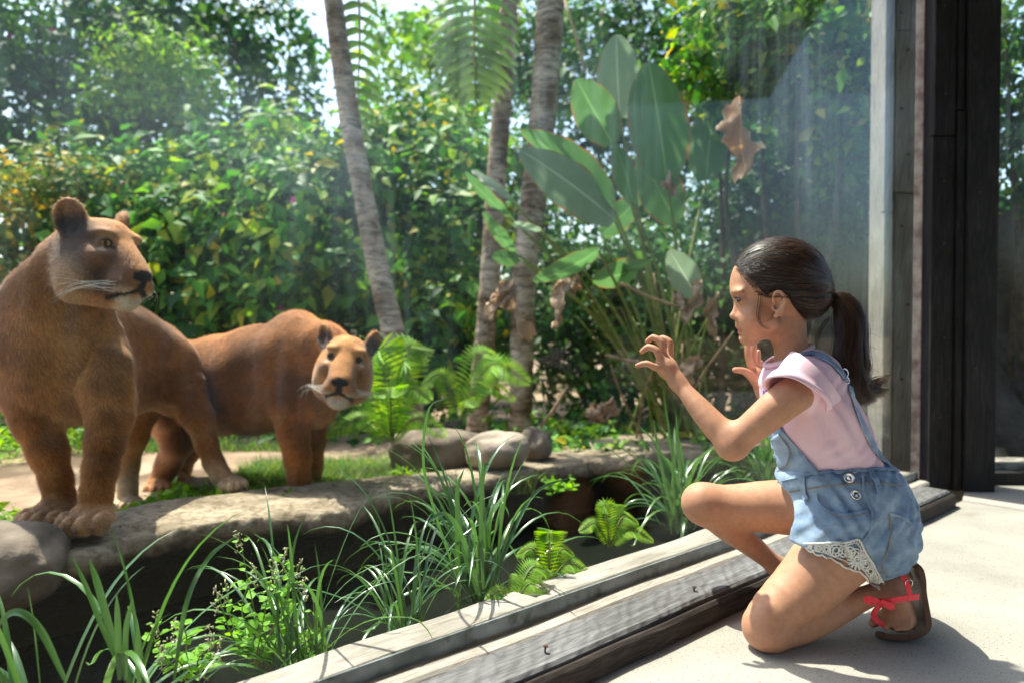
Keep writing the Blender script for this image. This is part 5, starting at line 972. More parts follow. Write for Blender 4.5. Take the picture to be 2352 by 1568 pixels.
        md = o.modifiers.new('thick', 'SOLIDIFY'); md.thickness = .0025; md.offset = 1; return o
    # bib, its pocket, straps, waistband, loops, buttons, pockets, lace
    gx, gy, gz = T.grid(); pu = (gx/gy*FPX+1176-1421)/.375; pv = ((CAM_H-gz)/gy*FPX+752.5-490)/.375
    ul = np.interp(pv, [1100, 1165, 1320, 1430, 1580, 1700], [905, 930, 1005, 1100, 1225, 1300]).astype(np.float32)
    T.F = np.maximum(np.maximum(T0-.0055, (pu-ul)*gr(1)*.8), np.maximum((1138-pv)*gr(1), (pv-1660)*gr(1))).astype(np.float32); pv = pu = ul = gx = gy = gz = None
    bv2, bf2 = T.surf(1); bib = link('bib', mesh_np('bib', bv2, bf2), M_DENIM, shorts); bbt = bvh(bv2, bf2)
    patch([[(930, 1385), (945, 1480), (975, 1560)], [(985, 1345), (1050, 1450), (1030, 1545)]], 'bib_pocket', M_DENIM, shorts, off=.001, nu=20, nv=12, trees=(bbt,))
    tb_all = (tb, db, bbt)
    band([(990, 1345), (1045, 1410), (1058, 1480), (1030, 1545), (970, 1570)], .0022, trees=tb_all, off=.0035, name='pocket_seam', mat=M_SEAM, n=30, th=.001)
    band([(918, 1170), (992, 1325), (1092, 1440), (1215, 1580)], .006, trees=tb_all, off=.0005, name='bib_hem', n=30, th=.0015)
    band([(1120, 868), (1180, 862), (1250, 885), (1330, 950), (1392, 1020)], .022, name='strap', off=.003)
    band([(1395, 1000), (1425, 1120), (1470, 1250), (1540, 1400), (1600, 1490), (1690, 1580)], .016, name='strap', off=.003)
    def torus(p, n, r1, r2, seg=20): 
        a = n.orthogonal().normalized(); b_ = n.cross(a); pts = [p+(a*math.cos(2*math.pi*i/seg)+b_*math.sin(2*math.pi*i/seg))*r1 for i in range(seg+1)]
        return tube(pts, r2, 5, False)
    def disc(p, n, r, th, seg=22):
        a = n.orthogonal().normalized(); b_ = n.cross(a); pr = [(r*.98, 0), (r, th*.5), (r*.92, th), (r*.72, th*.9), (r*.66, th*.55), (r*.25, th*.55), (r*.2, th*.75)]
        vs, fs = [], []
        for rr, zz in pr:
            for i in range(seg): vs.append(p+(a*math.cos(2*math.pi*i/seg)+b_*math.sin(2*math.pi*i/seg))*rr+n*zz)
        for j in range(len(pr)-1):
            for i in range(seg): fs.append((j*seg+i, j*seg+(i+1) % seg, (j+1)*seg+(i+1) % seg, (j+1)*seg+i))
        fs.append(tuple(range((len(pr)-1)*seg, len(pr)*seg))); return vs, fs
    for (u, w) in ((1414, 1620), (1444, 1724)):
        h = hit(u, w, off=.002) or (Vector(g(u, w, -.12)), Vector((0, -1, 0))); link('button', mesh_np('button', *disc(h[0], h[1], .0105, .005)), M_SILVER, shorts)
    h = hit(1385, 975, off=.006) or (Vector(g(1385, 975, -.06)), Vector((.4, -.9, .2)).normalized()); link('buckle', mesh_np('buckle', *join([torus(h[0], h[1], .009, .0014), torus(h[0]+Vector((.004, 0, -.016)), h[1], .007, .0014)])), M_SILVER, shorts)
    band([(975, 1640), (1150, 1600), (1300, 1580), (1450, 1570), (1600, 1565), (1728, 1580)], .006, name='waistband_edge', off=.0015, th=.003)
    band([(985, 1715), (1150, 1685), (1300, 1665), (1450, 1655), (1600, 1650), (1735, 1670)], .0035, name='waistband_seam', off=.0005, th=.0016, mat=M_SEAM)
    band([(1130, 1605), (1138, 1680), (1158, 1755)], .011, name='belt_loop', off=.004, th=.003, n=10); band([(1530, 1570), (1575, 1650), (1590, 1715)], .011, name='belt_loop', off=.004, th=.003, n=10)
    band([(1212, 1715), (1225, 1770), (1290, 1825), (1400, 1840), (1520, 1820)], .005, name='pocket_edge', off=.001, th=.0028)
    band([(1222, 1745), (1240, 1790), (1300, 1838), (1400, 1853), (1520, 1835)], .0016, name='pocket_stitch', off=.001, th=.0012, mat=M_SEAM)
    band([(1490, 1600), (1500, 1700), (1540, 1800), (1555, 1880), (1530, 1960), (1490, 2010)], .004, name='side_seam', off=.001, th=.0022)
    band([(1655, 1840), (1740, 1865), (1790, 1905)], .006, name='pocket_edge', off=.001, th=.0026); band([(1655, 1840), (1665, 1960), (1640, 2080), (1610, 2160), (1640, 2220)], .003, name='pocket_edge', off=.001, th=.0024, mat=M_SEAM)
    # crochet lace: scalloped band of rings and bars along the near hem
    both = (tb, db, bv); parts = []
    top = spline([(1140, 2020, 0), (1260, 2015, 0), (1400, 2010, 0), (1470, 1990, 0), (1520, 2080, 0), (1580, 2180, 0), (1630, 2270, 0)], 90)
    bot = spline([(1150, 2040, 0), (1220, 2075, 0), (1310, 2110, 0), (1390, 2160, 0), (1480, 2190, 0), (1530, 2250, 0), (1600, 2300, 0)], 90)
    def L2(i, t): 
        q = top[i]+(bot[i]-top[i])*t; h = hit(q[0], q[1], both, .0035); return h
    def lace_path(pts, r):
        hs = [h for h in (hit(p[0], p[1], both, .0036) for p in pts) if h]; run = []
        for h in hs+[None]:
            if h is not None and (not run or (h[0]-run[-1]).length < .02): run.append(h[0]); continue
            if len(run) > 1: parts.append(tube(run, r, 5, False))
            run = [h[0]] if h is not None else []
    lace_path(top, .0022); lace_path(top+(bot-top)*.16, .0013)
    sc_ = [bot[i]+np.array([0, 1, 0])*(7*abs(math.sin(i*.33))) for i in range(90)]; lace_path(sc_, .0022)
    lace_path(top+(bot-top)*.84, .0012)
    for i in range(2, 88, 4): lace_path([top[i], top[i]+(bot[i]-top[i])*.16], .001)
    for i in range(5, 88, 7):
        ln = np.linalg.norm(bot[i]-top[i])
        c0 = top[i]+(bot[i]-top[i])*.5; rr = min(ln*.3, 34)
        for r_ in (rr, rr*.5): lace_path([c0+np.array([math.cos(a_)*r_, math.sin(a_)*r_, 0]) for a_ in np.linspace(0, 6.3, 16)], .0017)
        for a_ in np.linspace(0, 6.28, 9)[:-1]: lace_path([c0+np.array([math.cos(a_)*rr*.5, math.sin(a_)*rr*.5, 0]), c0+np.array([math.cos(a_)*rr, math.sin(a_)*rr, 0])], .0012)
    for a_ in np.linspace(0, 6.28, 15)[:-1]:
        c0 = np.array([1455, 2115, 0]); lace_path([c0+12*np.array([math.cos(a_), math.sin(a_), 0]), c0+60*np.array([math.cos(a_), math.sin(a_), 0])], .0028)
    link('lace_trim', mesh_np('lace_trim', *join(parts)), M_LACE, shorts)
    # small purple print flower on the shirt by the bib
    for k in range(5):
        a_ = k*1.257; h = hit(905+16*math.cos(a_), 1100+12*math.sin(a_), (tb,), .001)
        if h: link('printed_petal', mesh_np('printed_petal', *disc(h[0], h[1], .0048, .0008, 10)), M_PURPLE, shirt)
    # rolled sleeve: rings lofted from the shoulder to a turned-up cuff
    c1, A1, B1 = g(1090, 1122, -.100), g(1262, 1222, -.085), g(1152, 1052, -.158); c0_, A0_, B0_ = g(1210, 1030, -.045), g(1372, 1205, -.04), g(1250, 978, -.125); vs, fs, m = [], [], 40
    prof = [(0, 1.0, 0), (.25, 1.0, .001), (.5, 1.0, .0), (.72, 1.0, .001), (.74, 1.0, .005), (.86, 1.0, .0055), (1.0, 1.0, .005), (1.02, 1.0, .001), (.9, .96, -.001), (.6, .93, -.003)]
    for t, k_, o_ in prof:
        cc, aa, bb = c0_+(c1-c0_)*t, (A0_-c0_)*(1-t)+(A1-c1)*t, (B0_-c0_)*(1-t)+(B1-c1)*t
        for i in range(m):
            th = 2*math.pi*i/m; d_ = aa*math.cos(th)+bb*math.sin(th); dn = d_/np.linalg.norm(d_); vs.append(cc+d_*k_+dn*(o_+.0022*math.sin(th*5+t*4)*t))
    for j in range(len(prof)-1):
        for i in range(m): fs.append((j*m+i, j*m+(i+1) % m, (j+1)*m+(i+1) % m, (j+1)*m+i))
    link('sleeve', mesh_np('sleeve', vs, fs), M_SHIRT, shirt)
    # ribbed collar round the neck
    n_ = g(1080, 900, .02)-g(1035, 740, .03); n_ /= np.linalg.norm(n_); pts = []
    for a_ in np.linspace(0, 2*math.pi, 41):
        x_ = np.array([0, 1., 0]); y_ = np.array([1., 0, .46]); y_ /= np.linalg.norm(y_); pts.append(g(1040, 872, .02)+x_*math.cos(a_)*gr(128)+y_*math.sin(a_)*gr(150))
    link('collar', mesh_np('collar', *tube(pts, .0058, 8, False)), M_SHIRT, shirt)
    # ---------------- hair: skull cap, combed strands to the tie, ponytail
    H = Field(lo+np.array([.14, 0, .4]), hi, .003)
    E(H, 980, 395, HD, 282, 246, .083, k=0); E(H, 1120, 480, HD, 150, 150, .068, k=.03); C(H, [(1160, 490, HD, 120), (1265, 515, HD, 42)], .03)
    E(H, 1140, 560, HD, 92, 95, .055, k=.03)
    ln = [(600, 330), (715, 335), (770, 400), (812, 452), (850, 500), (905, 520), (945, 478), (1030, 500), (1075, 590), (1135, 668), (1240, 640), (1400, 600)]
    gx, gy, gz = H.grid(); yy = gy; t_ = 1/yy
    # photo-grid coordinates of every sample, seen straight from the side at the head's own depth
    yc_ = np.minimum(gy, 1.5+HD); px = (gx/yc_*FPX+1176-1421)/.375; pyv = ((CAM_H-gz)/yc_*FPX+752.5-490)/.375
    yl = np.interp(px, [a_ for a_, _ in ln], [b_ for _, b_ in ln]); dcut = (pyv-yl)*gr(1)*.75
    H.F = -_smin(-H.F, -dcut.astype(np.float32), .01)
    hv, hf = H.surf(2)
    hair = link('hair', mesh_np('hair', hv, hf), M_HAIRDARK, girl)
    hb = bvh(hv, hf); tie = np.array(g(1268, 516, HD)); hc = np.array(g(985, 410, HD)); rg = np.random.default_rng(5)
    def ribbon(P, w, V, Fs, Nl, cc=None):         # flat strand facing away from c
        o = len(V); m = len(P)
        for i in range(m):
            t = P[min(i+1, m-1)]-P[max(i-1, 0)]; nn = Nl[i]; s_ = cross3(t, nn); s_ /= np.linalg.norm(s_)+1e-9
            ww = w*(1-.75*(i/(m-1))**3); V.append(P[i]+s_*ww/2); V.append(P[i]-s_*ww/2)
        for i in range(m-1): Fs.append((o+2*i, o+2*i+1, o+2*i+3, o+2*i+2))
    V, Fs = [], []; vi = hv[rg.integers(0, len(hv), 2600)]
    starts = [p for p in vi if p[0] < g(1180, 500, HD)[0]]
    for p0 in starts:
        d0 = p0-hc; P, Nl = [], []; wv = rg.normal(0, .004)
        for i in range(11):
            t = i/10; q = p0+(tie-p0)*t; q = q+np.array([0, 0, 1])*math.sin(t*3.14)*(.012 if p0[2] > tie[2] else .002)+np.array([0, 1, 0])*wv*math.sin(t*6)
            # push the chord out to the skull cap
            dirn = q-hc if t < .75 else q-(hc+(tie-hc)*.5); dirn /= np.linalg.norm(dirn)+1e-9
            nr = hb.find_nearest(Vector(q)); n_ = np.array(nr[1]); b_ = np.array(nr[0])
            P.append(b_+n_*(.0012+.0016*rg.random())); Nl.append(n_)
        if rg.random() < .05: 
            for i in range(len(P)): P[i] = P[i]+Nl[i]*.006*math.sin(i/10*3.1)*rg.random()
        ribbon(P, .0011, V, Fs, Nl)
    # fine strays at the forehead and in front of the ear
    for k in range(60):
        u0, w0 = 720+rg.random()*120, 300+rg.random()*120; h = hit(u0, w0, (hb,), .001)
        if not h: continue
        p = np.array(h[0]); P = [p]; dr = np.array([rg.normal(-.2, .5), rg.normal(-.2, .3), rg.normal(.5, .5)]); L_ = .012+.03*rg.random()
        for i in range(6): dr = dr+np.array([.25, 0, -.25]); P.append(P[-1]+dr/np.linalg.norm(dr)*L_/6)
        ribbon(P, .0005, V, Fs, [np.array([0, -1, .1])]*7)
    for k in range(150):                           # loose crown hairs lifting off the cap
        i0 = int(rg.integers(0, len(hv))); p = np.array(hv[i0])
        if p[2] < tie[2]+.02: continue
        n0 = np.array(hb.find_nearest(Vector(p))[1]); dr = (tie-p)/np.linalg.norm(tie-p)+n0*(.25+.6*rg.random())+rg.normal(0, .25, 3); P = [p+n0*.001]; L_ = .02+.045*rg.random()
        for i in range(7): dr = dr-n0*.16+np.array([.06, 0, -.05]); P.append(P[-1]+dr/np.linalg.norm(dr)*L_/7)
        ribbon(P, .00042, V, Fs, [n0]*8)
    for k in range(16):
        j = rg.normal(0, 7, 2); P = [np.array(g(u+j[0]*q, w+j[1]*q, HD-.066)) for u, w, q in ((875, 480, 1), (868, 560, 1.2), (858, 620, 1), (866, 668, .8), (895, 700, .7), (935, 702, .8))]
        if k % 3 == 0: P = [np.array(g(u+j[0], w+j[1], HD-.07)) for u, w in ((948, 490), (958, 560), (956, 610), (930, 650), (900, 662))]
        P = spline(P, 12); ribbon(list(P), .0005, V, Fs, [np.array([0, -1, .1])]*12)
    for k in range(260):                           # fine roots along the hairline
        t = rg.random(); q = np.array([np.interp(t, [0, .25, .45, .6, .75, 1], [715, 790, 850, 905, 1040, 1140]), np.interp(t, [0, .25, .45, .6, .75, 1], [338, 425, 500, 515, 520, 668])])+rg.normal(0, 5, 2)+np.array([2, -2])
        h = hit(q[0], q[1], (hb, bv), .0008)
        if not h: continue
        dr = np.array([1268, 516])-q; dr /= np.linalg.norm(dr); P = []
        for j in range(5):
            qq = q+dr*j*9+np.array([0, -1])*4*math.sin(j*.8); hh = hit(qq[0], qq[1], (hb, bv), .0010+.0004*j)
            if hh: P.append(np.array(hh[0]))
        if len(P) > 3 and np.linalg.norm(P[0]-P[-1]) < .05: ribbon(P, .00045, V, Fs, [np.array(h[1])]*len(P))
    link('combed_strands', mesh_np('combed_strands', V, Fs), M_HAIR, hair)['kind'] = 'stuff'
    # ponytail core and strands
    cpath = [(1285, 520, HD), (1370, 560, HD-.01), (1415, 700, HD-.02), (1410, 860, HD-.03), (1420, 1010, HD-.035), (1480, 1100, HD-.035), (1570, 1090, HD-.03)]
    cp = spline([g(*c_) for c_ in cpath], 26); rad = np.interp(np.linspace(0, 1, 26), [0, .08, .3, .55, .75, .9, 1], np.array([27, 52, 92, 102, 80, 50, 11])*gr(1))
    vv, ff = tube(cp, list(rad*.72), 14); pony = link('ponytail', mesh_np('ponytail', vv, ff), M_HAIRDARK, hair)
    V, Fs = [], []
    for k in range(2300):
        kc = k % 46; r_ = abs(math.sqrt(((kc*.618) % 1))+rg.normal(0, .09)); th = kc*2.39996+rg.normal(0, .16); m = 15; end = 1.0 if rg.random() < .5 else .62+.4*rg.random(); P, Nl = [], []
        sp = (math.sin(kc*7.3)*1.3+rg.normal(0, .35), math.cos(kc*3.1)+rg.normal(0, .3)); fl = (kc*.37) % 1
        for i in range(m):
            s_ = i/(m-1)*end; j = s_*25; i0 = min(int(j), 24); q = cp[i0]+(cp[i0+1]-cp[i0])*(j-i0); t = cp[i0+1]-cp[i0]; t /= np.linalg.norm(t)
            a_ = cross3(t, [0, 1, 0]); a_ /= np.linalg.norm(a_); b_ = cross3(t, a_); rr = np.interp(j, range(26), rad)
            wv = (.007*math.sin(s_*11+sp[1]*2.2)+.004*math.sin(s_*19+kc))*s_
            off = a_*(math.cos(th)*r_*rr+wv+sp[0]*.010*s_**4)+b_*(math.sin(th)*r_*rr*.85+wv)
            q = q+off+np.array([1, 0, .35])*.035*fl*max(s_-.8, 0)/.2*(.5+.5*math.cos(th)); P.append(q); nn = off/(np.linalg.norm(off)+1e-9); Nl.append(nn*.6+np.array([0, -.6, 0]))
        ribbon(P, .0012, V, Fs, Nl)
    for k in range(120):                            # flyaways
        th = rg.random()*6.283; i0 = int(rg.random()*18)+1; p = cp[i0]+np.array([math.cos(th)*rad[i0], rg.normal(0, .01), math.sin(th)*rad[i0]*.5]); dr = np.array([rg.normal(.5, .6), rg.normal(0, .3), rg.normal(.2, .7)]); P = [p]
        for i in range(6): dr = dr+np.array([.1, 0, -.3]); P.append(P[-1]+dr/np.linalg.norm(dr)*(.004+.004*rg.random()))
        ribbon(P, .0005, V, Fs, [np.array([0, -1, .1])]*7)
    for c_ in ([(1270, 650), (1235, 700), (1205, 770), (1215, 830)], [(1290, 640), (1240, 720), (1225, 780), (1215, 805)]):
        for k in range(7): ribbon(list(spline([np.array(g(u+rg.normal(0, 4), w+rg.normal(0, 4), HD-.02)) for u, w in c_], 10)), .0008, V, Fs, [np.array([0, -1, .1])]*10)
    link('ponytail_strands', mesh_np('ponytail_strands', V, Fs), M_HAIR, hair)['kind'] = 'stuff'
    t_ax = Vector(cp[2]-cp[0]).normalized(); pts = []
    for k in range(3):
        c0 = Vector(g(1262+k*20, 512+k*7, HD)); pts.append(torus(c0, (t_ax+Vector((0, 0, .1*(k-1)))).normalized(), gr(36), .0045, 20))
    link('hair_tie', mesh_np('hair_tie', *join(pts)), M_BLACKCLOTH, hair)
    # ---------------- sandals
    def slab(path, depth0, wd, th, name, par, mat):   # path in (u, v): the footbed's outer line, swept across depth
        P = spline([(a_, b_, d_) for a_, b_, d_ in path], 34); vs, fs = [], []; m = len(P); nw = 9
        for i in range(m):
            q = P[i]; t = P[min(i+1, m-1)]-P[max(i-1, 0)]; n_ = np.array([t[1], -t[0], 0]); n_ /= np.linalg.norm(n_)
            e_ = math.sqrt(max(0, 1-((i/(m-1)-.5)*2)**8))
            for s_ in (0, 1):
                for j in range(nw):
                    x_ = (j/(nw-1)-.5)*2; sh = -44*x_*abs(t[1])/(np.linalg.norm(t)+1e-9); vs.append(np.array(g(q[0]-n_[0]*th*s_+sh-18*abs(t[1])/np.linalg.norm(t), q[1]-n_[1]*th*s_, q[2]+x_*wd/2*(.35+.65*e_))))
        for i in range(m-1):
            for s_ in (0, 1):
                for j in range(nw-1):
                    a_ = i*2*nw+s_*nw+j; b_ = a_+2*nw; fs.append((a_, a_+1, b_+1, b_) if s_ else (a_, b_, b_+1, a_+1))
            for j in (0, nw-1):
                a_ = i*2*nw+j; b_ = a_+2*nw; fs.append((a_, a_+nw, b_+nw, b_) if j == 0 else (a_, b_, b_+nw, a_+nw))
        for i in (0, m-1):
            for j in range(nw-1): a_ = i*2*nw+j; fs.append((a_, a_+1, a_+nw+1, a_+nw))
        return link(name, mesh_np(name, vs, fs, smooth=False), mat, par)
    sandal = empty('sandal', tuple(g(1750, 2600, -.06))); tag(sandal, 'brown flat sandal with neon coral bow straps on the kneeling foot', 'sandal')
    slab([(1790, 2120, -.035), (1838, 2165, -.035), (1858, 2240, -.035), (1862, 2320, -.038), (1880, 2420, -.042), (1892, 2500, -.045), (1880, 2560, -.048), (1830, 2598, -.052), (1740, 2614, -.055), (1640, 2606, -.058), (1585, 2590, -.058)], 0, .072, 36, 'sole', sandal, M_LEATHER)
    def flat(pts, w, name, par, mat, face=(0, -1, 0)):
        P = spline(pts, 24); vs, fs = [], []; fc = np.array(face, float)
        for i in range(24):
            t = P[min(i+1, 23)]-P[max(i-1, 0)]; s_ = cross3(t, fc); s_ /= np.linalg.norm(s_)
            for a_, b_ in ((.5, 0), (-.5, 0), (-.5, 1), (.5, 1)): vs.append(P[i]+s_*w*a_+fc*.0022*b_)
        for i in range(23):
            for k in range(4): fs.append((4*i+k, 4*i+(k+1) % 4, 4*i+4+(k+1) % 4, 4*i+4+k))
        fs += [(3, 2, 1, 0), (92, 93, 94, 95)]
        return link(name, mesh_np(name, vs, fs, smooth=False), mat, par)
    fd = -.092
    flat([g(1838, 2343, fd+.012), g(1780, 2350, fd-.002), g(1700, 2362, fd-.008), g(1650, 2372, fd-.006), g(1600, 2368, fd+.01)], .0125, 'ankle_strap', sandal, M_NEON)
    flat([g(1728, 2195, fd+.012), g(1752, 2240, fd+.004), g(1772, 2290, fd+.0), g(1783, 2340, fd-.002)], .0105, 'heel_strap', sandal, M_NEON)
    flat([g(1610, 2375, fd), g(1585, 2410, fd), g(1560, 2450, fd+.005), g(1580, 2490, fd+.01), g(1632, 2525, fd+.025)], .011, 'toe_strap', sandal, M_NEON)
    flat([g(1600, 2378, fd-.01), g(1560, 2360, fd-.014), g(1515, 2352, fd-.012), g(1520, 2374, fd-.008), g(1570, 2380, fd-.008)], .009, 'bow_loop', sandal, M_NEON)
    flat([g(1605, 2372, fd-.012), g(1640, 2385, fd-.018), g(1680, 2402, fd-.016), g(1660, 2410, fd-.012), g(1625, 2388, fd-.01)], .009, 'bow_loop', sandal, M_NEON)
    h0 = Vector(g(1778, 2262, fd)); link('strap_ring', mesh_np('strap_ring', *torus(h0, Vector((0, -1, 0)), .0075, .001)), M_SILVER, sandal)
build_girl()
# ================================================================ the lionesses
def Lp(x, y, Y): return np.array(W(.5626*x, 392+.5626*y, Y))
def Lr(r, Y): return r*.5626*Y/FPX
def lion_head(F, O, f, up, sc, ear=1.0, mouth=0.0, eb=.092, ec=.088):
    """adds a head at O looking along f; returns the local->world function"""
    f = np.array(f, float); f /= np.linalg.norm(f); up = np.array(up, float); up -= f*(up@f); up /= np.linalg.norm(up); s = np.cross(up, f)
    Mh = np.array([f, s, up]); O = np.array(O, float)
    def P(a, b, c): return O+sc*(f*(a if a < .1 else .1+(a-.1)*.84)+s*b+up*c)
    def E(a, b, c, r, k=.03, op='add', M=None): F.ell(P(a, b, c), np.array(r)*sc, Mh if M is None else M, k*sc, op)
    def C(a, b, ra, rb, k=.03, op='add'): F.cap(P(*a), P(*b), ra*sc, rb*sc, k*sc, op)
    E(-.02, 0, .0, (.125, .106, .106)); E(.035, 0, .050, (.075, .078, .052), .03)
    C((.06, 0, .042), (.200, 0, -.058), .058, .040, .03)             # bridge of the nose
    for q in (-1, 1): C((.10, q*.020, .012), (.215, q*.018, -.062), .036, .028, .02)
    E(.158, 0, -.090, (.078, .060, .055), .03)                       # muzzle block
    for q in (-1, 1):
        E(.196, q*.037, -.100, (.042, .033, .034), .012)             # whisker pads
        E(.030, q*.076, -.070, (.085, .050, .085), .04)              # cheeks
        E(.090, q*.068, -.018, (.050, .030, .026), .025)             # cheek bone
        C((.02, q*.066, -.125), (.155, q*.026, -.146), .048, .031, .03)   # jaw
        E(.092, q*.050, .058, (.034, .032, .018), .018)              # brow
        E(.132, q*.066, .026, (.036, .024, .018), .014, 'sub')       # eye hollow
        E(.104, q*.052, .026, (.027, .025, .023), .008)              # lids
        E(.130, q*.061, .025, (.020, .0130, .0080), .003, 'sub')     # opening
        C((.244, q*.004, -.112), (.212, q*.048, -.131), .004, .005, .008, 'sub'); C((.212, q*.048, -.131), (.150, q*.066, -.150), .005, .004, .008, 'sub')
        C((.253, q*.017, -.072), (.240, q*.029, -.066), .006, .004, .004, 'sub')   # nostril
    E(.234, 0, -.062, (.020, .034, .022), .010)                      # nose leather
    C((.256, 0, -.085), (.248, 0, -.118), .003, .003, .006, 'sub')
    E(.172, 0, -.152-mouth, (.044, .037, .028), .016)                # chin
    for q in (-1, 1):                                                # round cupped ears
        c = P(-.008, q*eb, ec); out = f*.66+s*q*.66+up*.05; out /= np.linalg.norm(out); u2 = up+s*q*.45; u2 -= out*(u2@out); u2 /= np.linalg.norm(u2); w2 = np.cross(out, u2); Me = np.array([out, w2, u2])
        F.ell(c, np.array([.024, .042, .064])*sc*ear, Me, .02*sc); F.ell(c+out*.020*sc*ear+u2*.004*sc, np.array([.026, .031, .050])*sc*ear, Me, .006*sc, 'sub')
    return P
def lion_fur(name, v, f, col, par, n, L_, seed, comb):
    rg = np.random.default_rng(seed); nr = vnormals(v, f); q = v[f]; area = np.linalg.norm(np.cross(q[:, 2]-q[:, 0], q[:, 3]-q[:, 1]), axis=1)
    fi = rg.choice(len(f), n, p=area/area.sum()); w = rg.random((n, 2)); 
    lerp = lambda A: (A[f[fi, 0]]*((1-w[:, :1])*(1-w[:, 1:]))+A[f[fi, 1]]*(w[:, :1]*(1-w[:, 1:]))+A[f[fi, 2]]*(w[:, :1]*w[:, 1:])+A[f[fi, 3]]*((1-w[:, :1])*w[:, 1:]))
    p, nn, cc = lerp(v), lerp(nr), lerp(col); nn /= np.linalg.norm(nn, axis=1)[:, None]
    d = comb(p)+rg.normal(0, .16, (n, 3))+.25*np.stack([vnoise(p, 9, k) for k in range(3)], 1); d -= nn*(d*nn).sum(1)[:, None]*1.0; d /= np.linalg.norm(d, axis=1)[:, None]+1e-9
    ln = (L_(p) if callable(L_) else L_)*(.6+.7*rg.random(n)); tip = p+(d*.95+nn*.30)*ln[:, None]; sd = np.cross(d, nn); wd = .0012
    V = np.empty((n*3, 3)); V[0::3] = p-sd*wd-nn*.001; V[1::3] = p+sd*wd-nn*.001; V[2::3] = tip
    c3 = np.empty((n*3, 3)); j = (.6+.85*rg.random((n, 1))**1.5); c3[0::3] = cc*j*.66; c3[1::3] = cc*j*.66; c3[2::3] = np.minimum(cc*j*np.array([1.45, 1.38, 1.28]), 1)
    me = mesh_np(name, V, np.arange(n*3).reshape(-1, 3), cols=c3)
    N3 = np.repeat(nn+d*.25, 3, 0); N3 /= np.linalg.norm(N3, axis=1)[:, None]; me.normals_split_custom_set_from_vertices(N3.astype(np.float32).tolist())
    o = link(name, me, M_FUR, par); o['kind'] = 'stuff'; return o
def lion_details(P, par, sc, seed, iris=(.42, .20, .04)):
    for q in (-1, 1):
        c = Vector(P(.104, q*.052, .026)); r = .0242*sc*.92; bm = bmesh.new(); bmesh.ops.create_uvsphere(bm, u_segments=24, v_segments=16, radius=r)
        me = bpy.data.meshes.new('eye'); bm.to_mesh(me); bm.free(); vv = np.array([w.co for w in me.vertices]); look = P(.2, q*.098, .020)-P(.104, q*.052, .026); look /= np.linalg.norm(look); dt = vv/r @ look
        cc = np.where((dt > .93)[:, None], [.003, .003, .003], np.where((dt > .66)[:, None], iris, [.02, .012, .01]))
        a = me.color_attributes.new('col', 'FLOAT_COLOR', 'POINT'); a.data.foreach_set('color', np.hstack([cc, np.ones((len(cc), 1))]).astype(np.float32).ravel())
        me.polygons.foreach_set('use_smooth', np.ones(len(me.polygons), bool)); me.transform(Matrix.Translation(c)); link('eye', me, M_LIONEYE, par)
        rg = np.random.default_rng(seed+q); parts = []
        for i in range(13):
            row = i % 4; p = P(.215-.014*(i//4), q*.066, -.092-.011*row); e = P(.09-.06*rg.random(), q*(.13+.05*rg.random()), -.13-.06*rg.random()+.01*row); m = (p+e)/2+(P(0, q*.02, .012)-P(0, 0, 0))
            parts.append(tube(spline([p, m, e], 8), [.0007*(1-i_/8.5) for i_ in range(8)], 4, False))
        link('whiskers', mesh_np('whiskers', *join(parts)), M_WHISKER, par)
def claws(tips, par):
    for t, d in tips:
        pts = [t, t+d*.008+np.array([0, 0, -.002]), t+d*.013+np.array([0, 0, -.007])]
        link('claw', mesh_np('claw', *tube(pts, [.0042, .003, .0006], 6)), M_CLAW, par)
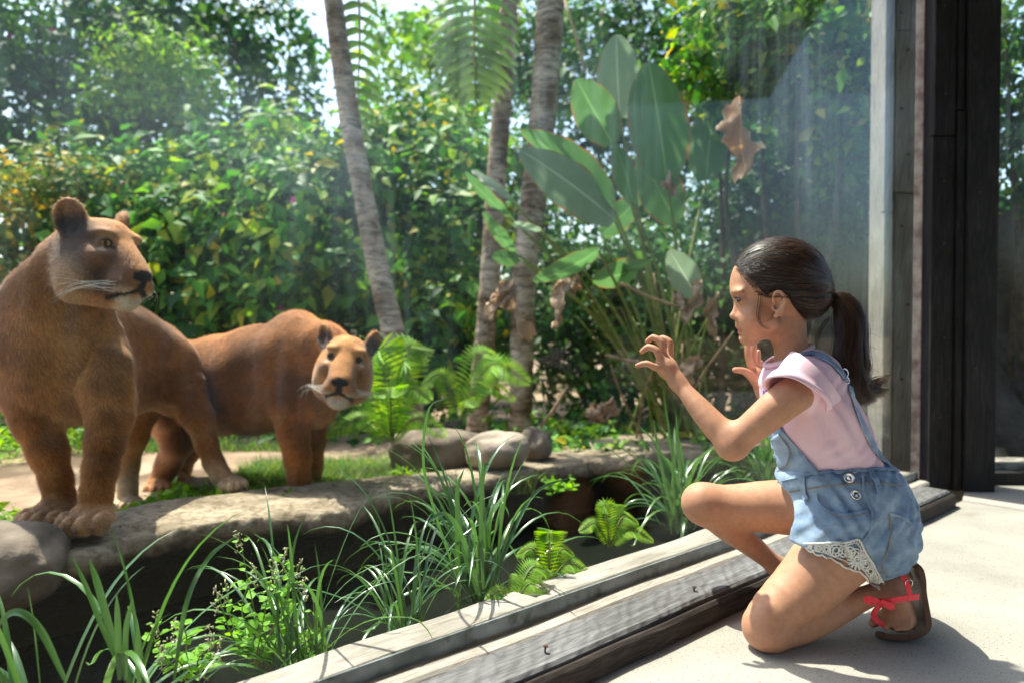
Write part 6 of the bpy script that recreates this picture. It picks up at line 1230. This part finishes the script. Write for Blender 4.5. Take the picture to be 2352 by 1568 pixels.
def face_cols(v, P, sc, col, dark=0):
    FN = .22*vnoise(v, 130, 9)
    def near(a, b, c, r, soft=1.8):
        d = np.linalg.norm(v-P(a, b, c), axis=1)/(r*sc)+FN; return np.clip((soft-d)/(soft-1), 0, 1)[:, None]
    def tint(m, c):
        nonlocal col; col = col*(1-m)+np.array(c)*m
    if dark:  # shade on the camera side of the face, painted into the coat
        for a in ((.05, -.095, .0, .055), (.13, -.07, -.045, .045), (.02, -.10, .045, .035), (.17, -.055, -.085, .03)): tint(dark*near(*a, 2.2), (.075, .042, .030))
    for q in (-1, 1):
        tint(.55*near(.03, q*.10, -.11, .05, 2), (.56, .38, .22)); tint(.8*near(.19, q*.05, -.075, .03, 2), (.20, .10, .055)); tint(.7*near(.105, q*.075, -.02, .03, 2), (.22, .105, .05)); tint(.8*near(.215, q*.042, -.128, .020, 1.9), (.66, .54, .42))  # brown muzzle-side and under-eye tints stand in for shade on the face
        tint(.6*near(.125, q*.072, .004, .008, 1.9), (.60, .44, .28)); tint(.5*near(.105, q*.055, .055, .012, 2), (.56, .36, .19))
        for k in range(9):
            t = k/8*6.283; tint(.97*near(.128, q*(.060+.0135*math.cos(t)), .025+.0085*math.sin(t), .0055, 1.6), (.010, .008, .007))
        tint(.97*near(.143, q*.044, .012, .007, 1.6), (.012, .009, .008)); tint(.8*near(.150, q*.040, .002, .006, 1.7), (.04, .025, .02))
        for i in range(14):
            t = i/15; w_ = min(1, t*2.4); tint(.92*near(.244-.032*w_-.062*max(0, t-.42)/.58, q*(.004+.044*w_+.018*max(0, t-.42)/.58), -.112-.019*w_-.019*max(0, t-.42)/.58, .0075, 1.8), (.018, .012, .011))
        for row in range(4):
            for k in range(4): tint(.7*near(.222-.016*k, q*(.052+.006*k), -.088-.011*row, .003, 1.9), (.07, .035, .022))
        tint(.93*near(.012, q*.108, .078, .034, 1.7), (.040, .026, .022))                             # dark ear cup
    [tint(near(a_, w_, -.066, r_, 1.35), (.020, .014, .014)) for a_, w_, r_ in ((.245, -.018, .015), (.254, 0, .019), (.245, .018, .015))]; tint(near(.250, 0, -.076, .012, 1.4), (.020, .014, .014)); tint(near(.252, 0, -.098, .012, 1.6), (.03, .018, .016)); tint(.85*near(.190, 0, -.172, .028, 2.0), (.80, .73, .62))
    return col
def paw(F, c, fwd, w, ln, ht, k=.012):
    """one paw with four toes; returns the claw roots"""
    c = np.array(c, float); fwd = np.array([fwd[0], fwd[1], 0.]); fwd /= np.linalg.norm(fwd); sd = np.cross(fwd, [0, 0, 1]); up = np.array([0, 0, 1.])
    F.ell(c+up*ht*.52-fwd*ln*.15, (ln*.62, w*.86, ht*.52), np.array([fwd, sd, up]), .02); tips = []
    for i, (x, y) in enumerate(((-.72, .28), (-.26, .52), (.26, .52), (.72, .28))):
        p = c+sd*x*w+fwd*y*ln+up*ht*.40; F.ell(p, (ln*.40, w*.29, ht*.42), np.array([fwd, sd, up]), .006); tips.append((p+fwd*ln*.36-up*ht*.1, fwd))
    for x in (-.5, 0, .5): F.cap(c+sd*x*w+fwd*ln*.95+up*ht*.5, c+sd*x*w*.9+fwd*ln*.25+up*ht*.98, .0035, .002, .008, 'sub')
    return tips
TAWNY = np.array([.37, .160, .050])
def build_lion_front():
    root = empty('lioness', (0.0-.95, 2.3, 0)); tag(root, 'lioness on the pond ledge at left, facing us with its head turned right', 'lioness', 'lionesses in the enclosure')
    F = Field((-1.95, 1.95, -.14), (-.55, 3.15, 1.14), .005)
    def C(pts, k=.05, op='add'):
        for a, b in zip(pts[:-1], pts[1:]): F.cap(Lp(*a[:3]), Lp(*b[:3]), Lr(a[3], a[2]), Lr(b[3], b[2]), k, op)
    def E(x, y, Y, rx, ry, dep, k=.05, yaw=0, op='add'):
        c, s = math.cos(R(yaw)), math.sin(R(yaw)); F.ell(Lp(x, y, Y), (Lr(rx, Y), dep, Lr(ry, Y)), np.array([[c, s, 0], [-s, c, 0], [0, 0, 1]]), k, op)
    # trunk: deep chest in front, narrowing to the loin, rump to the right behind
    E(245, 790, 2.34, 205, 225, .19, 0); E(290, 915, 2.33, 150, 118, .14, .05)
    C([(230, 700, 2.36, 205), (330, 660, 2.55, 180), (470, 730, 2.75, 175), (585, 775, 2.95, 172)], .08)
    C([(380, 860, 2.5, 150), (500, 850, 2.75, 130), (590, 840, 2.95, 120)], .08)
    # shoulders
    E(90, 800, 2.36, 105, 190, .12, .05); E(410, 830, 2.36, 100, 190, .12, .05)
    # neck
    C([(195, 700, 2.32, 195), (235, 560, 2.27, 180), (305, 400, 2.24, 142)], .06)
    # front legs
    C([(105, 880, 2.30, 105), (155, 1020, 2.26, 84), (197, 1150, 2.23, 66), (230, 1260, 2.21, 53), (246, 1350, 2.20, 53), (243, 1400, 2.18, 58)], .025)
    C([(430, 880, 2.28, 100), (450, 1000, 2.24, 78), (430, 1110, 2.20, 66), (410, 1220, 2.17, 58), (395, 1310, 2.155, 54), (390, 1400, 2.14, 58)], .025)
    E(505, 935, 2.33, 40, 60, .05, .03)
    # hind legs
    E(710, 840, 2.90, 100, 160, .12, .05); C([(745, 890, 2.88, 86), (808, 1005, 2.86, 54), (842, 1110, 2.92, 40), (872, 1190, 2.90, 36), (905, 1245, 2.86, 40)], .025)
    E(590, 900, 2.98, 80, 130, .10, .05); C([(575, 960, 2.95, 70), (545, 1090, 2.90, 47), (522, 1200, 2.93, 38), (522, 1320, 2.90, 38)], .03)
    C([(420, 660, 2.36, 60), (455, 790, 2.28, 62), (465, 900, 2.25, 60)], .03); C([(60, 640, 2.34, 70), (60, 800, 2.27, 60)], .03); C([(560, 700, 2.78, 50), (640, 800, 2.80, 55), (700, 900, 2.80, 50)], .04)
    tips = []
    gz = lambda p: np.array([p[0], p[1], .004])
    for (x, y, Y, w, ln, fx) in ((195, 1455, 2.135, .078, .085, -.25), (362, 1468, 2.105, .080, .088, -.1)):
        p = Lp(x, y, Y); tips += paw(F, (p[0], p[1], max(p[2], -.004)), (fx, -1), w, ln, .075)
    p = Lp(950, 1310, 2.83); tips += paw(F, (p[0], p[1], -.02), (.55, -1), .058, .065, .06)
    p = Lp(533, 1385, 2.86); tips += paw(F, (p[0], p[1], p[2]), (.1, -1), .055, .06, .055)
    P = lion_head(F, Lp(392, 332, 2.20), (.90, -.36, -.10), (.16, .02, 1), .97, 1.10)
    v, f = F.surf(2)
    # coat colours, with shade on the near face and dark body patches painted in
    col = np.tile(TAWNY, (len(v), 1)); nr = vnormals(v, f)
    under = np.clip(-nr[:, 2]*.8, 0, 1)[:, None]; col = col*(1-.5*under)+np.array([.52, .36, .22])*.5*under
    back = np.clip((v[:, 2]-.5)/.2, 0, 1)[:, None]*np.clip(nr[:, 2], 0, 1)[:, None]; col = col*(1-.3*back)+np.array([.33, .15, .055])*.3*back
    th = np.linalg.norm((v-Lp(250, 760, 2.1))*np.array([1, .7, .8]), axis=1); m = np.clip(1.4-th/.16, 0, 1)[:, None]*.5; col = col*(1-m)+np.array([.60, .38, .19])*m
    for (x_, y_, Y_, r_, am) in ((300, 400, 2.1, .09, .55), (390, 420, 2.05, .09, .65), (490, 420, 2.05, .07, .6), (470, 760, 2.15, .12, .7), (440, 1000, 2.1, .08, .75), (415, 1150, 2.1, .07, .75), (180, 1080, 2.14, .08, .55), (640, 650, 2.75, .16, .4), (40, 560, 2.2, .10, .4), (750, 870, 2.75, .12, .65), (330, 1040, 2.2, .08, .5)):
        m = am*np.clip(1.5-np.linalg.norm(v-Lp(x_, y_, Y_), axis=1)/r_+.35*vnoise(v, 22, 12), 0, 1)[:, None]; col = col*(1-m)+np.array([.115, .048, .020])*m
    inner = np.clip(np.linalg.norm((v-Lp(300, 1010, 2.28))*np.array([1, 1, .55]), axis=1)/.11, 0, 1)[:, None]; col = col*inner+(1-inner)*np.array([.62, .44, .27])
    low = np.clip(1.3-(v[:, 2]+.02)/.11, 0, 1)[:, None]; col = col*(1-.75*low)+np.array([.74, .54, .36])*.75*low
    col *= (1+.34*vnoise(v, 6, 3)+.22*vnoise(v, 22, 4)+.14*vnoise(v, 80, 5))[:, None]
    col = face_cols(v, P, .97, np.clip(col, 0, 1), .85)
    link('body', mesh_np('lioness_body', v, f, cols=col), M_COAT, root)
    nose = P(.245, 0, -.075); eyes = [P(.128, q*.06, .026) for q in (-1, 1)]
    def Ln(p):
        d = np.minimum(np.linalg.norm(p-nose, axis=1), np.minimum(np.linalg.norm(p-eyes[0], axis=1), np.linalg.norm(p-eyes[1], axis=1)))
        l = np.interp(d, [0, .03, .05, .12, .25, .4], [.0004, .001, .006, .010, .019, .025]); return l*np.interp(p[:, 2], [0, .1, .4], [.5, .6, 1])
    hd = P(.05, 0, 0)
    def comb(p):
        d = np.tile(np.array([.25, .45, -.75]), (len(p), 1)); w = np.clip(1.6-np.linalg.norm(p-hd, axis=1)/.15, 0, 1)[:, None]; return d*(1-w)+w*np.array(P(-1, 0, -.3)-P(0, 0, 0))
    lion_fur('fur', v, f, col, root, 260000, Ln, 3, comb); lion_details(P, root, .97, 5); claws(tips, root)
def build_lion_back():
    root = empty('lioness', (-.3, 2.95, -.1)); tag(root, 'lioness lowering its head behind the ledge, white chin, looking at the camera', 'lioness', 'lionesses in the enclosure')
    F = Field((-1.95, 2.5, -.2), (-.25, 3.65, .84), .005)
    def C(pts, k=.05, op='add'):
        for a, b in zip(pts[:-1], pts[1:]): F.cap(Lp(*a[:3]), Lp(*b[:3]), Lr(a[3], a[2]), Lr(b[3], b[2]), k, op)
    def E(x, y, Y, rx, ry, dep, k=.05, rot=0, op='add'):
        c, s = math.cos(R(rot)), math.sin(R(rot)); F.ell(Lp(x, y, Y), (Lr(rx, Y), dep, Lr(ry, Y)), np.array([[c, 0, -s], [0, 1, 0], [s, 0, c]]), k, op)
    E(760, 860, 3.28, 150, 150, .16, 0)
    C([(740, 860, 3.28, 140), (900, 850, 3.18, 160), (1060, 830, 3.08, 178), (1180, 800, 3.0, 180)], .08)
    C([(880, 930, 3.15, 150), (1040, 920, 3.06, 140), (1150, 900, 3.0, 120)], .06)
    E(1215, 690, 3.03, 95, 115, .12, .06)                                         # withers
    E(1190, 850, 2.93, 95, 190, .11, .05); E(1240, 840, 3.08, 100, 170, .11, .05)   # shoulders
    C([(1230, 760, 2.99, 160), (1310, 755, 2.95, 128), (1370, 775, 2.92, 95)], .05)   # neck
    C([(1345, 860, 2.90, 88), (1285, 960, 2.94, 90)], .05)
    C([(1185, 930, 2.91, 88), (1200, 1060, 2.89, 60), (1215, 1170, 2.88, 47), (1225, 1290, 2.88, 42)], .025)
    C([(1255, 960, 3.10, 85), (1268, 1080, 3.08, 60), (1262, 1200, 3.08, 48), (1265, 1300, 3.08, 42)], .03)
    E(700, 930, 3.22, 100, 170, .11, .05); C([(690, 1000, 3.2, 85), (730, 1100, 3.17, 60), (690, 1190, 3.24, 44), (655, 1270, 3.2, 42)], .03)
    E(740, 960, 3.4, 80, 140, .1, .05); C([(750, 1050, 3.38, 62), (770, 1130, 3.34, 50), (735, 1210, 3.4, 40), (715, 1280, 3.36, 38)], .03)
    C([(1215, 640, 2.95, 40), (1195, 760, 2.86, 45), (1150, 900, 2.84, 45), (1160, 960, 2.85, 50)], .025); C([(700, 780, 3.12, 60), (660, 900, 3.12, 60), (690, 1000, 3.12, 55)], .04)
    tips = []
    for (x, y, Y, fx) in ((1230, 1335, 2.86, .35), (1275, 1330, 3.05, .4), (648, 1310, 3.15, .4), (712, 1300, 3.32, .4)):
        p = Lp(x, y, Y); tips += paw(F, (p[0], p[1], -.11), (fx, -1), .058, .066, .062)
    P = lion_head(F, Lp(1412, 776, 2.78), (.175, -.98, -.05), (.17, -.1, 1), .93, .92, .008, .104, .092)
    v, f = F.surf(2)
    col = np.tile(TAWNY*np.array([1.12, 1.02, .92]), (len(v), 1)); nr = vnormals(v, f)
    under = np.clip(-nr[:, 2]*.9, 0, 1)[:, None]; col = col*(1-.55*under)+np.array([.52, .38, .22])*.55*under
    hd = P(.06, 0, 0); w = np.clip(1.5-np.linalg.norm(v-hd, axis=1)/.16, 0, 1)[:, None]; col = col*(1-.5*w)+np.array([.42, .20, .06])*.5*w
    low = np.clip(1-(v[:, 2]+.12)/.10, 0, 1)[:, None]; col = col*(1-.5*low)+np.array([.55, .38, .22])*.5*low
    col *= (1+.34*vnoise(v, 6, 6)+.22*vnoise(v, 22, 7)+.14*vnoise(v, 80, 8))[:, None]
    for (x_, y_, Y_, r_, am) in ((1200, 880, 2.8, .09, .6), (1240, 1080, 2.82, .08, .6), (960, 950, 2.95, .15, .5), (1090, 700, 2.9, .14, .3), (700, 1100, 3.05, .10, .6), (1290, 900, 2.85, .07, .5)):
        m = am*np.clip(1.5-np.linalg.norm(v-Lp(x_, y_, Y_), axis=1)/r_+.35*vnoise(v, 22, 12), 0, 1)[:, None]; col = col*(1-m)+np.array([.12, .050, .021])*m
    for q in (-1, 1):
        for (a_, b_, c_, r_, am, cl) in ((.11, .030, .06, .012, .6, (.12, .055, .02)), (.15, .045, -.04, .030, .5, (.22, .12, .075)), (.08, .085, .0, .03, .45, (.17, .08, .035)), (.06, .06, .085, .03, .4, (.16, .07, .025))):
            m = am*np.clip(1.8-np.linalg.norm(v-P(a_, q*b_, c_), axis=1)/(r_*.93)+.3*vnoise(v, 90, 14), 0, 1)[:, None]; col = col*(1-m)+np.array(cl)*m
    # dark stripe between the ears
    for i in range(8):
        d = np.linalg.norm(v-P(.02+.012*i, .004*math.sin(i), .108-.006*i), axis=1)/.009; m = np.clip(1.6-d, 0, 1)[:, None]*.5; col = col*(1-m)+np.array([.07, .03, .015])*m
    col = face_cols(v, P, .93, np.clip(col, 0, 1))
    link('body', mesh_np('lioness_body', v, f, cols=col), M_COAT, root)
    nose = P(.245, 0, -.075); eyes = [P(.128, q*.06, .026) for q in (-1, 1)]
    def Ln(p):
        d = np.minimum(np.linalg.norm(p-nose, axis=1), np.minimum(np.linalg.norm(p-eyes[0], axis=1), np.linalg.norm(p-eyes[1], axis=1)))
        return np.interp(d, [0, .03, .05, .12, .25, .4], [.0004, .001, .006, .010, .019, .025])
    def comb(p):
        d = np.tile(np.array([-.7, .1, -.6]), (len(p), 1)); w = np.clip(1.6-np.linalg.norm(p-hd, axis=1)/.15, 0, 1)[:, None]; return d*(1-w)+w*np.array(P(-1, 0, -.2)-P(0, 0, 0))
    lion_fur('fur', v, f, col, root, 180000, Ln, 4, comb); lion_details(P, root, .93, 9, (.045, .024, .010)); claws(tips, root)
build_lion_front(); build_lion_back()
